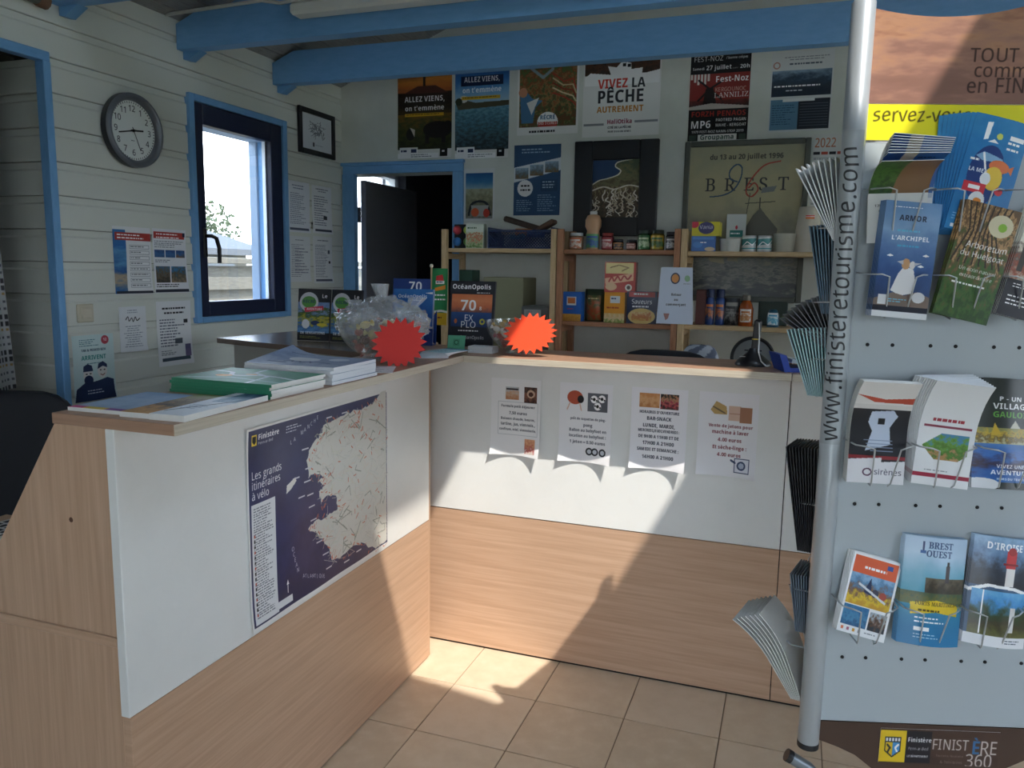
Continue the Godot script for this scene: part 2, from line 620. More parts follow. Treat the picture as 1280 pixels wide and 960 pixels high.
	T(80, 60, 19, "ALLEZ VIENS,", W, 1, 1, 122); T(80, 84, 19, "on t'emmène", W, 1, 1, 122); R(22, 104, 114, 8, hexc("d8a824")); J(26, 106, 106, 6, 1, hexc("6a5010"), 3)
	R(6, 192, 54, 20, W); J(10, 199, 28, 12, 1, navy, 218); R(40, 197, 16, 9, navy); R(0, 208, 122, 14, W); J(40, 211, 76, 9, 2, grey, 4); R(126, 198, 22, 20, K); R(132, 202, 8, 5, W)
	cell("shore", 160, 222, hexc("e8e8e4"))
	PH(0, 0, 160, 90, [hexc("2c62ac"), hexc("3f7cc0"), hexc("7fb0d4"), hexc("a9c6d4")], 14, 0.12, 0.02)
	PH(0, 84, 160, 116, [hexc("6fa0b4"), hexc("4f7f94"), hexc("47626c"), hexc("2e3a3e")], 15, 0.45, 0.12, 2.0)
	P([Vector2(0, 76), Vector2(30, 74), Vector2(60, 82), Vector2(160, 80), Vector2(160, 92), Vector2(60, 96), Vector2(10, 98)], hexc("54503c"))
	E(26, 72, 12, 9, hexc("d9d6cc")); E(12, 78, 10, 9, hexc("2c3420"))
	R(18, 16, 124, 24, navy); T(80, 19, 18, "ALLEZ VIENS,", W, 1, 1, 112); T(80, 44, 19, "on t'emmène", W, 1, 1, 116); R(20, 66, 114, 8, hexc("e0b42c")); J(24, 68, 106, 6, 1, hexc("6a5010"), 5)
	R(6, 192, 54, 20, W); J(10, 199, 28, 12, 1, navy, 218); R(40, 197, 16, 9, navy); R(0, 208, 122, 14, W); J(40, 211, 76, 9, 2, grey, 6); R(126, 198, 22, 20, K); R(132, 202, 8, 5, W)
	cell("park", 166, 180, hexc("efefec"))
	PH(6, 4, 154, 156, [hexc("5a6a3a"), hexc("8a4a2c"), hexc("9a7a4a"), hexc("4a5a34"), hexc("6a4a2c")], 16, 0.8, 0.05)
	for i in 5:
		C([Vector2(96, 30 + i * 12), Vector2(124, 52 + i * 9), Vector2(150, 46 + i * 14), Vector2(158, 70 + i * 10)], 3, [hexc("b0422c"), hexc("c9b48a"), hexc("8c3424"), hexc("d8c8a0"), hexc("a83c2c")][i])
	C([Vector2(30, 10), Vector2(70, 40), Vector2(96, 20)], 6, hexc("8aa0a8")); P([Vector2(8, 80), Vector2(26, 72), Vector2(42, 90), Vector2(70, 96), Vector2(50, 112), Vector2(44, 150), Vector2(12, 150)], hexc("4a78a0"))
	E(16, 74, 12, 12, hexc("c88a68")); P([Vector2(26, 100), Vector2(60, 88), Vector2(40, 130)], hexc("e4e4e0"))
	E(84, 148, 28, 24, W); T(84, 132, 15, "RÉCRÉ", hexc("3c6a8c"), 1, 1, 44); R(58, 148, 52, 12, hexc("b8382c")); T(84, 149, 9, "DES 3 CURÉS", W, 1, 1, 48); J(34, 169, 100, 12, 1, ink, 213)
	cell("fishing", 196, 190, hexc("eeeeec"))
	PH(4, 2, 188, 44, [hexc("2c2420"), hexc("5a3a28"), hexc("3a2c24")], 17, 0.6, 0.06)
	P([Vector2(18, 40), Vector2(70, 46), Vector2(62, 26), Vector2(84, 30), Vector2(96, 18), Vector2(120, 22), Vector2(122, 36), Vector2(150, 34), Vector2(148, 48), Vector2(192, 40), Vector2(192, 70), Vector2(4, 70), Vector2(4, 50)], W)
	C([Vector2(112, 20), Vector2(112, 2)], 2, W); C([Vector2(104, 8), Vector2(122, 8)], 2, W); R(100, 22, 8, 7, ink); R(112, 24, 8, 7, ink)
	T(38, 56, 24, "VIVEZ", hexc("d2382c"), 1, 0, 76); T(122, 56, 22, "LA", ink, 1, 0, 40); T(96, 82, 29, "PÊCHE", ink, 1, 1, 124); T(96, 118, 25, "AUTREMENT", hexc("c07a2c"), 1, 1, 122)
	R(4, 158, 52, 5, grey); R(134, 154, 58, 5, grey); T(96, 150, 14, "HaliOtika", hexc("8c2c44"), 1, 1, 66); T(96, 166, 6, "CITÉ DE LA PÊCHE", ink, 1, 1, 60); T(96, 176, 6, "PORT DU GUILVINEC", hexc("40444a"), 1, 1, 62)
	cell("info", 120, 170, hexc("2f4f74"))
	J(20, 10, 90, 14, 2, hexc("9ab4cc"), 7)
	P([Vector2(0, 54), Vector2(120, 32), Vector2(120, 62), Vector2(0, 90)], hexc("dfe4e8"))
	for i in 3:
		PH(4 + i * 38, 55 - i * 7, 34, 26, [hexc("9ab4cc"), hexc("6a7a84"), hexc("7a6040")], 20 + i, 0.4, 0.1)
	E(30, 104, 20, 20, hexc("e8e8ea")); J(14, 96, 32, 20, 2, ink, 217, true)
	R(70, 84, 42, 28, hexc("274464")); J(74, 88, 34, 20, 3, hexc("a9c0d4"), 9); J(8, 132, 44, 30, 6, hexc("88a4c0"), 10); J(62, 120, 50, 42, 8, hexc("88a4c0"), 11)
	cell("aerial", 126, 190)
	PH(0, 0, 126, 96, [hexc("4c5a44"), hexc("6a6a48"), hexc("7a7450"), hexc("5a5038")], 24, 0.7, 0.04)
	P([Vector2(0, 0), Vector2(100, 0), Vector2(66, 8), Vector2(60, 22), Vector2(74, 36), Vector2(66, 50), Vector2(40, 60), Vector2(18, 66), Vector2(0, 80)], hexc("223f68"))
	C([Vector2(104, 0), Vector2(68, 8), Vector2(61, 22), Vector2(75, 36), Vector2(67, 50), Vector2(40, 61), Vector2(18, 67), Vector2(0, 81)], 3, hexc("e6e2d0"))
	PH(0, 86, 126, 104, [hexc("8a7c58"), hexc("4a3a28"), hexc("5a4632"), hexc("2c241c"), hexc("4a3a28")], 25, 0.7, 0.04, 0.4)
	rng.seed = 26
	C([Vector2(0, 100), Vector2(30, 88), Vector2(60, 96), Vector2(96, 84), Vector2(126, 90)], 4, hexc("e0d8c8"))
	for i in 46:
		var q := Vector2(rng.randf_range(0, 126), rng.randf_range(92, 172))
		if q.x < 44 and q.y > 138:
			continue
		C([q, q + Vector2(rng.randf_range(-7, 5), 9), q + Vector2(rng.randf_range(-9, 7), 18), q + Vector2(rng.randf_range(-12, 9), 27), q + Vector2(rng.randf_range(-12, 9), 34)], rng.randf_range(1.2, 3.6), [hexc("e6dfd2"), hexc("d2c6b2"), hexc("b8a88e")][i % 3])
	cell("festival", 160, 232, hexc("141416"))
	T(8, 8, 17, "FEST-NOZ", W, 0, 0, 82); T(94, 12, 9, "/ bonne crêpes", W, 1, 0, 62); T(6, 36, 8, "Samedi", W, 1, 0, 32); T(42, 32, 15, "27 juillet", W, 1, 0, 68); T(112, 40, 5, "partir", W, 0, 0, 16); T(131, 33, 14, "20h", W, 1, 0, 27)
	R(0, 54, 160, 90, hexc("8e2f2a")); PH(0, 124, 160, 24, [hexc("6a2a26"), hexc("2a2020")], 26, 0.5, 0.05)
	for i in 6:
		R(2 + i * 9, 54, 6, 14 + (i * 37) % 15, hexc("e4dcd4"))
	P([Vector2(36, 138), Vector2(44, 92), Vector2(64, 92), Vector2(74, 138)], hexc("241a1a")); C([Vector2(24, 70), Vector2(54, 94), Vector2(86, 122)], 4, hexc("241a1a")); C([Vector2(88, 74), Vector2(54, 94), Vector2(24, 124)], 4, hexc("241a1a"))
	P([Vector2(0, 140), Vector2(60, 132), Vector2(160, 142), Vector2(160, 148), Vector2(0, 148)], hexc("c8c0b8"))
	T(68, 62, 23, "Fest-Noz", W, 1, 0, 90); T(68, 92, 10, "KERGOUNOC", hexc("e8c8b8"), 0, 0, 90); T(66, 104, 17, "LANNILIZ", W, 2, 0, 92)
	T(80, 152, 18, "FORZH PENAOS", hexc("b8342c"), 1, 1, 150); T(6, 178, 20, "MP6", W, 1, 0, 56); T(74, 174, 13, "PAOTRED PAGAN", W, 1, 0, 82); T(74, 188, 13, "MAHE - KERGOAT", W, 1, 0, 82); T(80, 204, 12, "1979 FEST-NOZ NANN-STOP 2019", W, 1, 1, 152)
	R(28, 215, 104, 17, hexc("e8e8e4")); T(80, 216, 13, "Groupama", hexc("2c4a44"), 1, 1, 94); R(4, 216, 20, 15, hexc("3c4c44")); R(138, 216, 18, 15, hexc("3c4c44"))
	cell("town", 156, 206, hexc("dcdfde"))
	E(14, 34, 9, 9, hexc("c08a80")); E(14, 34, 6, 6, hexc("dcdfde")); J(30, 14, 116, 12, 2, grey, 12, true); J(28, 30, 116, 10, 1, hexc("5a6470"), 211, true)
	PH(4, 48, 148, 66, [hexc("8aa4bc"), hexc("33465a"), hexc("2a3644"), hexc("223040")], 28, 0.2, 0.05, 2.0); J(10, 86, 120, 10, 1, W, 212); J(40, 98, 70, 8, 1, hexc("d8dce0"), 13)
	R(4, 122, 70, 78, hexc("5f8aa8")); R(74, 122, 78, 78, hexc("252c3a")); R(34, 120, 80, 8, hexc("eceeee")); J(8, 136, 60, 54, 9, hexc("2c5270"), 14)
	for i in 9:
		R(78, 134 + i * 7, 70, 1, hexc("77808c"))
	cell("calendar", 96, 192, hexc("dadbd6"))
	T(4, 10, 21, "2022", hexc("b8603c"), 0, 0, 60); R(2, 40, 18, 6, ink); R(24, 40, 18, 6, hexc("b8503c")); R(46, 40, 18, 6, ink); R(68, 40, 18, 6, hexc("b8503c"))
	for i in 12:
		R(2, 52 + i * 11, 90, 1, hexc("a9abaa")); J(4, 54 + i * 11, 86, 7, 1, hexc("9a9da0"), 30 + i)
	cell("beach", 86, 134, hexc("e2e4e2"))
	PH(5, 12, 76, 42, [hexc("1f5a94"), hexc("3c7cae"), hexc("9ab8c4")], 33, 0.1, 0.03)
	PH(5, 52, 76, 76, [hexc("a9a98c"), hexc("8a8a6c"), hexc("6c6c58"), hexc("8a8a84")], 34, 0.4, 0.06)
	C([Vector2(14, 118), Vector2(22, 92), Vector2(42, 84), Vector2(64, 90), Vector2(74, 118)], 5, hexc("22262c")); P([Vector2(20, 94), Vector2(70, 94), Vector2(64, 122), Vector2(26, 122)], hexc("a9aaa6")); E(32, 112, 11, 11, hexc("d8623c")); E(64, 114, 9, 11, hexc("c84434"))
	# --- notices on the left wall
	cell("list_a", 110, 154, hexc("dfe3ea")); J(12, 12, 82, 16, 2, hexc("6a7490"), 41, true); J(12, 36, 82, 96, 17, hexc("7a8298"), 42); R(10, 140, 92, 7, hexc("4c566c"))
	cell("list_b", 110, 154, hexc("e2e5e8")); J(20, 10, 70, 14, 2, hexc("565e70"), 43, true); J(12, 34, 82, 98, 13, hexc("6e7688"), 44); R(62, 96, 20, 12, hexc("30343c")); R(14, 140, 88, 7, hexc("3c4456"))
	cell("list_c", 110, 154, hexc("dde1e4")); J(20, 12, 70, 6, 1, hexc("565e70"), 45, true); J(12, 28, 62, 112, 18, hexc("828896"), 46); J(30, 40, 70, 90, 9, hexc("8a90a0"), 47)
	cell("list_d", 110, 154, hexc("dfe2e4")); J(14, 12, 84, 8, 1, hexc("5a6274"), 48, true); J(12, 28, 80, 108, 20, hexc("7e8594"), 49); R(84, 44, 12, 12, hexc("4a5060")); R(88, 80, 10, 8, ink); R(12, 140, 90, 7, hexc("525a6c"))
	cell("tide", 110, 158, hexc("e6e8ea"))
	PH(0, 8, 36, 148, [hexc("3c78b4"), hexc("2c6cb0"), hexc("5a98c4"), hexc("2c5c98"), hexc("b8a488"), hexc("2c64a4")], 51, 0.2, 0.03, 3.0)
	R(6, 14, 104, 18, hexc("b03a34")); J(12, 18, 92, 14, 2, W, 215)
	for i in 8:
		R(46, 42 + i * 13, 58, 9, hexc("8a8f98")); R(47, 43 + i * 13, 56, 7, hexc("eceef0")); J(49, 45 + i * 13, 50, 4, 1, hexc("60666f"), 60 + i)
	R(4, 150, 104, 6, hexc("262c3a"))
	cell("trips", 110, 158, hexc("e6e8ec"))
	R(4, 8, 100, 16, hexc("b03a34")); J(12, 12, 84, 16, 2, W, 214); R(98, 8, 8, 10, navy); J(6, 30, 96, 18, 4, grey, 52)
	for i in 3:
		PH(5 + i * 34, 52, 31, 18, [hexc("2c4c84"), hexc("3c6ca4"), hexc("8a5a44") if i == 2 else hexc("34588c")], 53 + i, 0.4, 0.08)
	J(6, 76, 60, 8, 2, grey, 56); PH(6, 92, 46, 40, [hexc("4a6a84"), hexc("6a5a44"), hexc("3a3a34")], 57, 0.6, 0.09); PH(56, 92, 48, 40, [hexc("3c78a8"), hexc("5a5448"), hexc("8a7a64")], 58, 0.6, 0.09); J(6, 136, 98, 10, 2, ink, 59); R(2, 149, 106, 7, hexc("262c3a"))
	cell("guest", 96, 126, hexc("e4e7ea")); J(16, 10, 64, 12, 2, hexc("8a90a0"), 71, true); C([Vector2(22, 36), Vector2(30, 28), Vector2(34, 40), Vector2(44, 32), Vector2(50, 42), Vector2(58, 30), Vector2(64, 40), Vector2(74, 34)], 2, ink); J(12, 54, 72, 62, 10, hexc("8a92a0"), 72, true)
	cell("pharmacy", 112, 158, hexc("e8eaec")); J(12, 16, 88, 22, 2, ink, 216, true); J(10, 44, 78, 70, 10, hexc("6a7080"), 73); R(86, 46, 14, 9, ink); R(56, 92, 24, 13, hexc("46505c")); PH(88, 108, 18, 30, [hexc("5a5a80"), hexc("7a6a90")], 74, 0.6, 0.1); J(10, 120, 60, 14, 3, grey, 75); R(12, 138, 90, 8, hexc("40505c"))
	cell("portrait", 140, 196, hexc("cfe3e2"))
	J(24, 14, 70, 22, 4, hexc("3c7a84"), 76); E(110, 18, 13, 13, hexc("b84a58")); T(110, 13, 8, "12", W, 1, 1)
	T(70, 42, 13, "TAN & PESKED BZH", hexc("1f3c50"), 1, 1, 82); T(70, 62, 20, "ARRIVENT", hexc("2f8a84"), 1, 1, 84); J(34, 84, 72, 5, 1, hexc("3c7a84"), 77, true)
	P([Vector2(2, 196), Vector2(8, 158), Vector2(36, 140), Vector2(66, 140), Vector2(84, 138), Vector2(112, 132), Vector2(134, 140), Vector2(136, 196)], hexc("23365c"))
	E(48, 118, 16, 22, hexc("e6e4e0")); P([Vector2(32, 108), Vector2(34, 92), Vector2(48, 86), Vector2(62, 92), Vector2(65, 108)], hexc("1f3054")); E(49, 134, 15, 14, hexc("1f3054")); R(40, 114, 6, 3, K); R(53, 114, 6, 3, K)
	E(96, 110, 16, 22, hexc("e6e4e0")); P([Vector2(80, 104), Vector2(84, 88), Vector2(98, 82), Vector2(112, 92), Vector2(112, 102), Vector2(98, 96)], hexc("1f3054")); R(88, 106, 5, 3, K); R(101, 106, 5, 3, K); C([Vector2(90, 120), Vector2(97, 124), Vector2(104, 119)], 2, hexc("8a5a54"))
	J(42, 164, 74, 16, 2, hexc("c8d0e0"), 78)
	cell("drawing", 110, 124, hexc("d6dadf"))
	rng.seed = 80
	for i in 70:
		var q := Vector2(55, 52) + Vector2.from_angle(rng.randf() * TAU) * rng.randf_range(6, 30)
		C([q, q + Vector2(rng.randf_range(-9, 9), rng.randf_range(-9, 9)), q + Vector2(rng.randf_range(-9, 9), rng.randf_range(-9, 9))], 1.4, hexc("4a505c"))
	R(40, 96, 6, 14, ink); J(50, 102, 34, 5, 1, grey, 81)
	# --- notices on the counter front
	cell("breakfast", 150, 208, hexc("ececec"))
	PH(44, 22, 40, 34, [hexc("b8c0c8"), hexc("c8a488"), hexc("b87c58")], 91, 0.4, 0.1); R(46, 26, 36, 4, ink); PH(100, 20, 38, 42, [hexc("3c2a24"), hexc("8a5a44"), hexc("3c2420")], 92, 0.5, 0.09); E(120, 38, 12, 11, hexc("c8a890")); E(120, 39, 7, 6, hexc("4a2c20"))
	R(22, 62, 120, 90, hexc("aab0b4")); R(23, 63, 118, 88, hexc("ececec"))
	for d in [["Formule petit déjeuner", 70], ["7,50 euros", 88], ["Boisson chaude, beurre,", 104], ["tartine, jus, viennois.,", 119], ["confiture, miel, viennoiserie,", 134]]:
		T(82, d[1], 8, d[0], hexc("4a4e56"), 1, 1, 112)
	PH(104, 160, 32, 40, [hexc("d8a078"), hexc("c88a68"), hexc("b85a58"), hexc("d8ccc0")], 93, 0.5, 0.1)
	cell("games", 150, 208, hexc("ececee"))
	E(44, 38, 22, 18, hexc("b8543c")); E(60, 42, 9, 10, hexc("22242a")); L(30, 52, 22, 70, 3, hexc("d8b8a8")); L(58, 54, 62, 70, 3, hexc("d8b8a8")); R(80, 24, 56, 48, hexc("5c6068"))
	for q in [[98, 40], [120, 38], [108, 58]]:
		E(q[0], q[1], 10, 10, W); E(q[0], q[1], 4, 4, K); R(q[0] - 9, q[1] - 3, 4, 4, K); R(q[0] + 5, q[1] + 1, 4, 4, K)
	for d in [["prêt de raquettes de ping-", 90], ["pong", 105], ["Ballon au babyfoot en", 120], ["location au babyfoot :", 135], ["1 jeton = 0.50 euros", 150]]:
		T(82, d[1], 8, d[0], hexc("4a4e5a"), 1, 1, 112)
	for q in [88, 104, 126]:
		E(q, 178, 10, 10, ink); E(q, 178, 6, 6, hexc("c8ccd4"))
	cell("hours", 150, 208, hexc("ececf0"))
	PH(22, 14, 54, 36, [hexc("c88a54"), hexc("d8a878"), hexc("b87a48")], 95, 0.5, 0.08); PH(78, 14, 48, 38, [hexc("2a2420"), hexc("b88a64"), hexc("a83a4c"), hexc("3a2a24")], 96, 0.6, 0.1)
	for d in [["HORAIRES D'OUVERTURE", 58], ["BAR-SNACK", 73], ["LUNDI, MARDI,", 91], ["MERCREDI,JEUDI,VENDREDI :", 106], ["DE 9H00 A 11H00 ET DE", 121], ["17H00 A 21H00", 136], ["SAMEDI ET DIMANCHE :", 154], ["14H00 A 21H00", 172]]:
		T(76, d[1], 9, d[0], hexc("2c3040"), 1, 1, 116)
	cell("laundry", 150, 208, hexc("ebebee"))
	P([Vector2(30, 44), Vector2(44, 22), Vector2(70, 34), Vector2(72, 54), Vector2(40, 54)], hexc("b89a64")); L(36, 36, 66, 50, 3, hexc("6a5a44")); R(76, 32, 30, 36, hexc("d8b8a4")); R(104, 34, 30, 38, hexc("a8785c")); R(78, 50, 26, 2, hexc("b88a78"))
	for d in [["Vente de jetons pour", 78], ["machine à laver", 93], ["4.00 euros", 112], ["Et sèche-linge :", 131], ["4.00 euros", 149]]:
		T(82, d[1], 9, d[0], hexc("7a3a44"), 1, 1, 112)
	R(96, 160, 38, 36, hexc("3c4a6a")); R(98, 162, 34, 32, hexc("dfe2ea")); E(114, 178, 11, 11, hexc("3c4a6a")); E(114, 178, 7, 7, hexc("aeb8cc")); L(88, 166, 98, 172, 4, hexc("3c4a6a"))
	# --- clock
	cell("clock_face", 170, 170, hexc("e4e8e4"))
	for i in 12:
		var a := TAU * (i + 1) / 12.0 - PI / 2
		T(85 + cos(a) * 62, 85 + sin(a) * 62 - 10, 18, str(i + 1), ink, 0, 1)
	for i in 60:
		var a := TAU * i / 60.0
		L(85 + cos(a) * 78, 85 + sin(a) * 78, 85 + cos(a) * 81, 85 + sin(a) * 81, 1.5, ink)
	J(78, 112, 14, 5, 1, ink, 88)
	# --- brochure tower
	cell("tower_head", 400, 180, hexc("a9765a"))
	PH(0, 0, 400, 180, [hexc("9c6e5a"), hexc("b58769"), hexc("aa7f6b"), hexc("946d60"), hexc("8c675a")], 101, 0.6, 0.022, 3.5)
	T(150, 94, 21, "TOUT", hexc("3c2620"), 0); T(157, 117, 21, "commence", hexc("3c2620"), 0); T(148, 140, 22, "en FINISTÈRE", hexc("3c2620"), 0)
	cell("tower_band", 400, 54, hexc("efe52c"))
	T(12, 6, 21, "servez-vous", hexc("4c4410"), 4, 0, 150)
	cell("tower_foot", 400, 84, hexc("4a352c"))
	PH(0, 0, 400, 84, [hexc("4c362c"), hexc("503a30"), hexc("45312a")], 103, 0.6, 0.03, 4.0)
	R(113, 12, 52, 58, hexc("e8c42a")); P([Vector2(123, 24), Vector2(155, 24), Vector2(155, 50), Vector2(139, 62), Vector2(123, 50)], ink); P([Vector2(125, 34), Vector2(139, 34), Vector2(139, 59), Vector2(125, 49)], hexc("d8b428")); P([Vector2(139, 34), Vector2(153, 34), Vector2(153, 49), Vector2(139, 59)], hexc("4a94cc"))
	C([Vector2(128, 38), Vector2(134, 44), Vector2(130, 52)], 3, ink); C([Vector2(150, 38), Vector2(144, 44), Vector2(148, 50)], 3, W)
	for i in 5:
		R(125 + i * 6, 26, 4, 6, hexc("e4e6ea"))
	R(165, 12, 50, 58, hexc("221f26")); T(168, 24, 11, "Finistère", W, 1, 0, 48); T(190, 42, 6, "Penn-ar-Bed", W, 4, 1, 40); T(190, 56, 6, "LE DÉPARTEMENT", W, 1, 1, 44)
	T(216, 26, 24, "FINIST", hexc("cfc4bc"), 0, 0, 76); T(294, 26, 24, "È", hexc("3c6c9c"), 1); T(310, 26, 24, "RE", hexc("cfc4bc"), 0); T(284, 50, 24, "360", hexc("cfc4bc"), 0); T(280, 53, 6, "Tourisme, Nautisme", hexc("8a7a70"), 0, 2, 62); T(280, 63, 6, "& Territoires", hexc("8a7a70"), 0, 2, 50)
	cell("web", 900, 70, hexc("a9b0b5"))
	T(10, 10, 50, "www.finisteretourisme.com", hexc("1c1e22"), 4, 0, 880)
	cell("seabird", 120, 256, hexc("5f82b4"))
	PH(0, 0, 120, 256, [hexc("6c94c4"), hexc("86a8cc"), hexc("5a7cac"), hexc("34568c"), hexc("2c4470"), hexc("38425c")], 111, 0.1, 0.01)
	J(18, 12, 84, 5, 1, W, 112); T(62, 30, 17, "ARMOR", hexc("1f2840"), 1, 1, 60); J(32, 62, 60, 10, 1, hexc("6cc0dc"), 226); T(62, 74, 18, "L'ARCHIPEL", W, 1, 1, 86); J(36, 95, 54, 10, 1, hexc("4ca8cc"), 227)
	P([Vector2(34, 196), Vector2(46, 158), Vector2(58, 140), Vector2(78, 148), Vector2(86, 176), Vector2(82, 200), Vector2(56, 206)], hexc("e4e4e6")); E(60, 136, 9, 12, hexc("c89a6c")); P([Vector2(40, 132), Vector2(54, 128), Vector2(54, 138)], hexc("b8bcc4")); E(74, 138, 6, 9, hexc("dcd8d4")); P([Vector2(94, 132), Vector2(78, 132), Vector2(78, 140)], hexc("b8bcc4"))
	P([Vector2(0, 216), Vector2(40, 200), Vector2(66, 206), Vector2(90, 196), Vector2(120, 206), Vector2(120, 232), Vector2(0, 232)], hexc("7a6a60")); E(96, 208, 14, 12, hexc("d0d2d6")); R(0, 230, 120, 12, hexc("1c2030")); R(0, 242, 120, 14, hexc("dfe2e6")); R(10, 206, 18, 22, hexc("dfe2e6")); J(32, 214, 40, 10, 2, hexc("6cc0dc"), 113)
	for q in [[24, 120], [100, 116], [92, 140]]:
		P([Vector2(q[0] - 8, q[1]), Vector2(q[0], q[1] - 4), Vector2(q[0] + 8, q[1]), Vector2(q[0], q[1] + 2)], W)
	cell("forest", 120, 250, hexc("5a4a34"))
	PH(0, 0, 120, 250, [hexc("6a5034"), hexc("c49a68"), hexc("6a5436"), hexc("4c5c2c"), hexc("3c6428"), hexc("2c4a20")], 115, 0.55, 0.035, 0.5)
	for i in 8:
		C([Vector2(10 + i * 13, 0), Vector2(24 + i * 8, 60), Vector2(4 + i * 15, 130)], 2.5, hexc("33261a"))
	E(86, 40, 26, 24, hexc("d8cfae")); E(90, 42, 9, 9, hexc("8ab83c")); T(70, 84, 14, "Arboretum", W, 4, 1, 90); T(66, 104, 14, "du Huelgoat", W, 4, 1, 96); T(66, 138, 10, "Un écrin naturel", W, 4, 1, 84); T(66, 152, 10, "extraordinaire", W, 4, 1, 76); J(20, 172, 92, 10, 1, W, 225)
	cell("bottles", 120, 250, hexc("dfdccb"))
	PH(0, 90, 120, 80, [hexc("dcd6c4"), hexc("6a5a50"), hexc("9a4c34"), hexc("b8ac9c")], 116, 0.5, 0.06); J(40, 22, 70, 14, 1, hexc("3c5a30"), 119)
	for i in 4:
		R(12 + i * 24, 92, 12, 60, [hexc("3a342c"), hexc("c8c4b8"), hexc("8a5a3c"), hexc("e0dcd0")][i]); R(15 + i * 24, 80, 6, 14, hexc("3a3a34"))
	R(0, 170, 120, 80, hexc("23232c")); J(16, 178, 86, 12, 2, W, 117); J(12, 204, 94, 26, 3, W, 118)
	cell("mermaid", 120, 250, hexc("26272e"))
	R(0, 0, 120, 70, hexc("e4e0dc")); P([Vector2(0, 40), Vector2(60, 52), Vector2(120, 46), Vector2(120, 62), Vector2(40, 60)], hexc("c0503c")); R(0, 66, 120, 12, hexc("d8d4d0"))
	P([Vector2(40, 84), Vector2(84, 80), Vector2(96, 94), Vector2(82, 120), Vector2(86, 160), Vector2(34, 176), Vector2(46, 130), Vector2(36, 110)], hexc("c4d0e4")); R(56, 100, 14, 14, ink)
	for i in 4:
		R(30 + i * 5, 150 + i * 8, 60 - i * 4, 2, hexc("8fa0bc"))
	R(0, 186, 120, 8, hexc("8c2c34")); P([Vector2(0, 196), Vector2(70, 190), Vector2(70, 200), Vector2(120, 196), Vector2(120, 250), Vector2(0, 250)], hexc("e4e4e8")); E(42, 224, 10, 9, hexc("5a3c54")); E(42, 224, 7, 6, hexc("e4e4e8")); T(56, 216, 15, "sirènes", hexc("4a4a5c"), 0, 0, 60)
	cell("legends", 120, 250, hexc("e6e8ea"))
	J(26, 96, 72, 18, 1, hexc("a83c48"), 219); R(10, 112, 100, 5, hexc("8a3c50"))
	PH(12, 130, 96, 60, [hexc("4c8ab0"), hexc("6a9a3c"), hexc("4c7a2c"), hexc("b88a5c")], 121, 0.6, 0.05); P([Vector2(12, 130), Vector2(50, 130), Vector2(12, 160)], hexc("e6e8ea")); P([Vector2(108, 130), Vector2(108, 176), Vector2(90, 190), Vector2(108, 190)], hexc("e6e8ea")); P([Vector2(12, 160), Vector2(40, 190), Vector2(12, 190)], hexc("e6e8ea")); J(24, 214, 74, 4, 1, grey, 122); R(0, 222, 120, 9, hexc("a02c44"))
	cell("village", 120, 250, hexc("2a302c"))
	T(64, 40, 11, "P - UN", W, 1, 1); T(68, 56, 16, "VILLAGE", W, 1, 1, 74); T(68, 76, 15, "GAULOIS", hexc("6ab048"), 1, 1, 74)
	P([Vector2(60, 120), Vector2(74, 94), Vector2(90, 120)], hexc("c8c4b0")); PH(0, 112, 120, 36, [hexc("8a8a50"), hexc("c8a83c"), hexc("6a5a34"), hexc("b8b48c")], 124, 0.6, 0.07); P([Vector2(30, 130), Vector2(36, 100), Vector2(48, 126)], hexc("c8a83c"))
	PH(0, 148, 120, 86, [hexc("4c7cb8"), hexc("3c6cb4"), hexc("3a2c40"), hexc("2c5ca4"), hexc("2c6ab0")], 125, 0.25, 0.04, 2.0); T(70, 194, 10, "VIVEZ UNE", W, 1, 1, 60); T(70, 206, 15, "AVENTURE", W, 1, 1, 80); T(70, 224, 7, "HORS DU TEMPS", W, 1, 1, 60); E(16, 240, 34, 14, hexc("dfe2e6"))
	cell("boating", 120, 160, hexc("eceef0"))
	R(6, 6, 108, 34, hexc("dc5c30")); R(88, 12, 14, 9, hexc("2c4c9c")); J(34, 24, 72, 14, 1, W, 220); PH(6, 40, 108, 62, [hexc("8ab0d0"), hexc("5c88b0"), hexc("7a5a48"), hexc("e0c030"), hexc("c8982c")], 127, 0.3, 0.05); P([Vector2(44, 74), Vector2(56, 44), Vector2(64, 78)], hexc("1f3054")); E(72, 72, 9, 8, hexc("3c3c50")); E(92, 74, 9, 8, hexc("a84c3c")); L(30, 60, 100, 86, 4, hexc("d8dce0"))
	PH(6, 104, 62, 40, [hexc("2c6c9c"), hexc("4c8cb4"), hexc("2c5a84")], 128, 0.5, 0.06); PH(72, 108, 42, 36, [hexc("a8b8c4"), hexc("6a4c38"), hexc("2c3440")], 129, 0.6, 0.1)
	for i in 4:
		R(10 + i * 14, 148, 6, 6, [hexc("d87c5c"), hexc("b06a80"), hexc("d89c3c"), hexc("6a6a74")][i])
	J(68, 150, 44, 4, 1, grey, 130)
	cell("lighthouse", 150, 220, hexc("5c9cc0"))
	PH(0, 0, 150, 220, [hexc("b0c8e0"), hexc("bcd4e8"), hexc("7cb4cc"), hexc("4c9cb4"), hexc("3c8cb0"), hexc("2c7cac"), hexc("2c7cb0")], 131, 0.05, 0.01)
	R(38, 10, 4, 24, hexc("2c3c6c")); R(34, 28, 12, 6, hexc("2c5c9c")); T(50, 10, 14, "BREST", hexc("2c4470"), 3, 0, 60); T(46, 27, 14, "OUEST", hexc("2c4470"), 3, 0, 64)
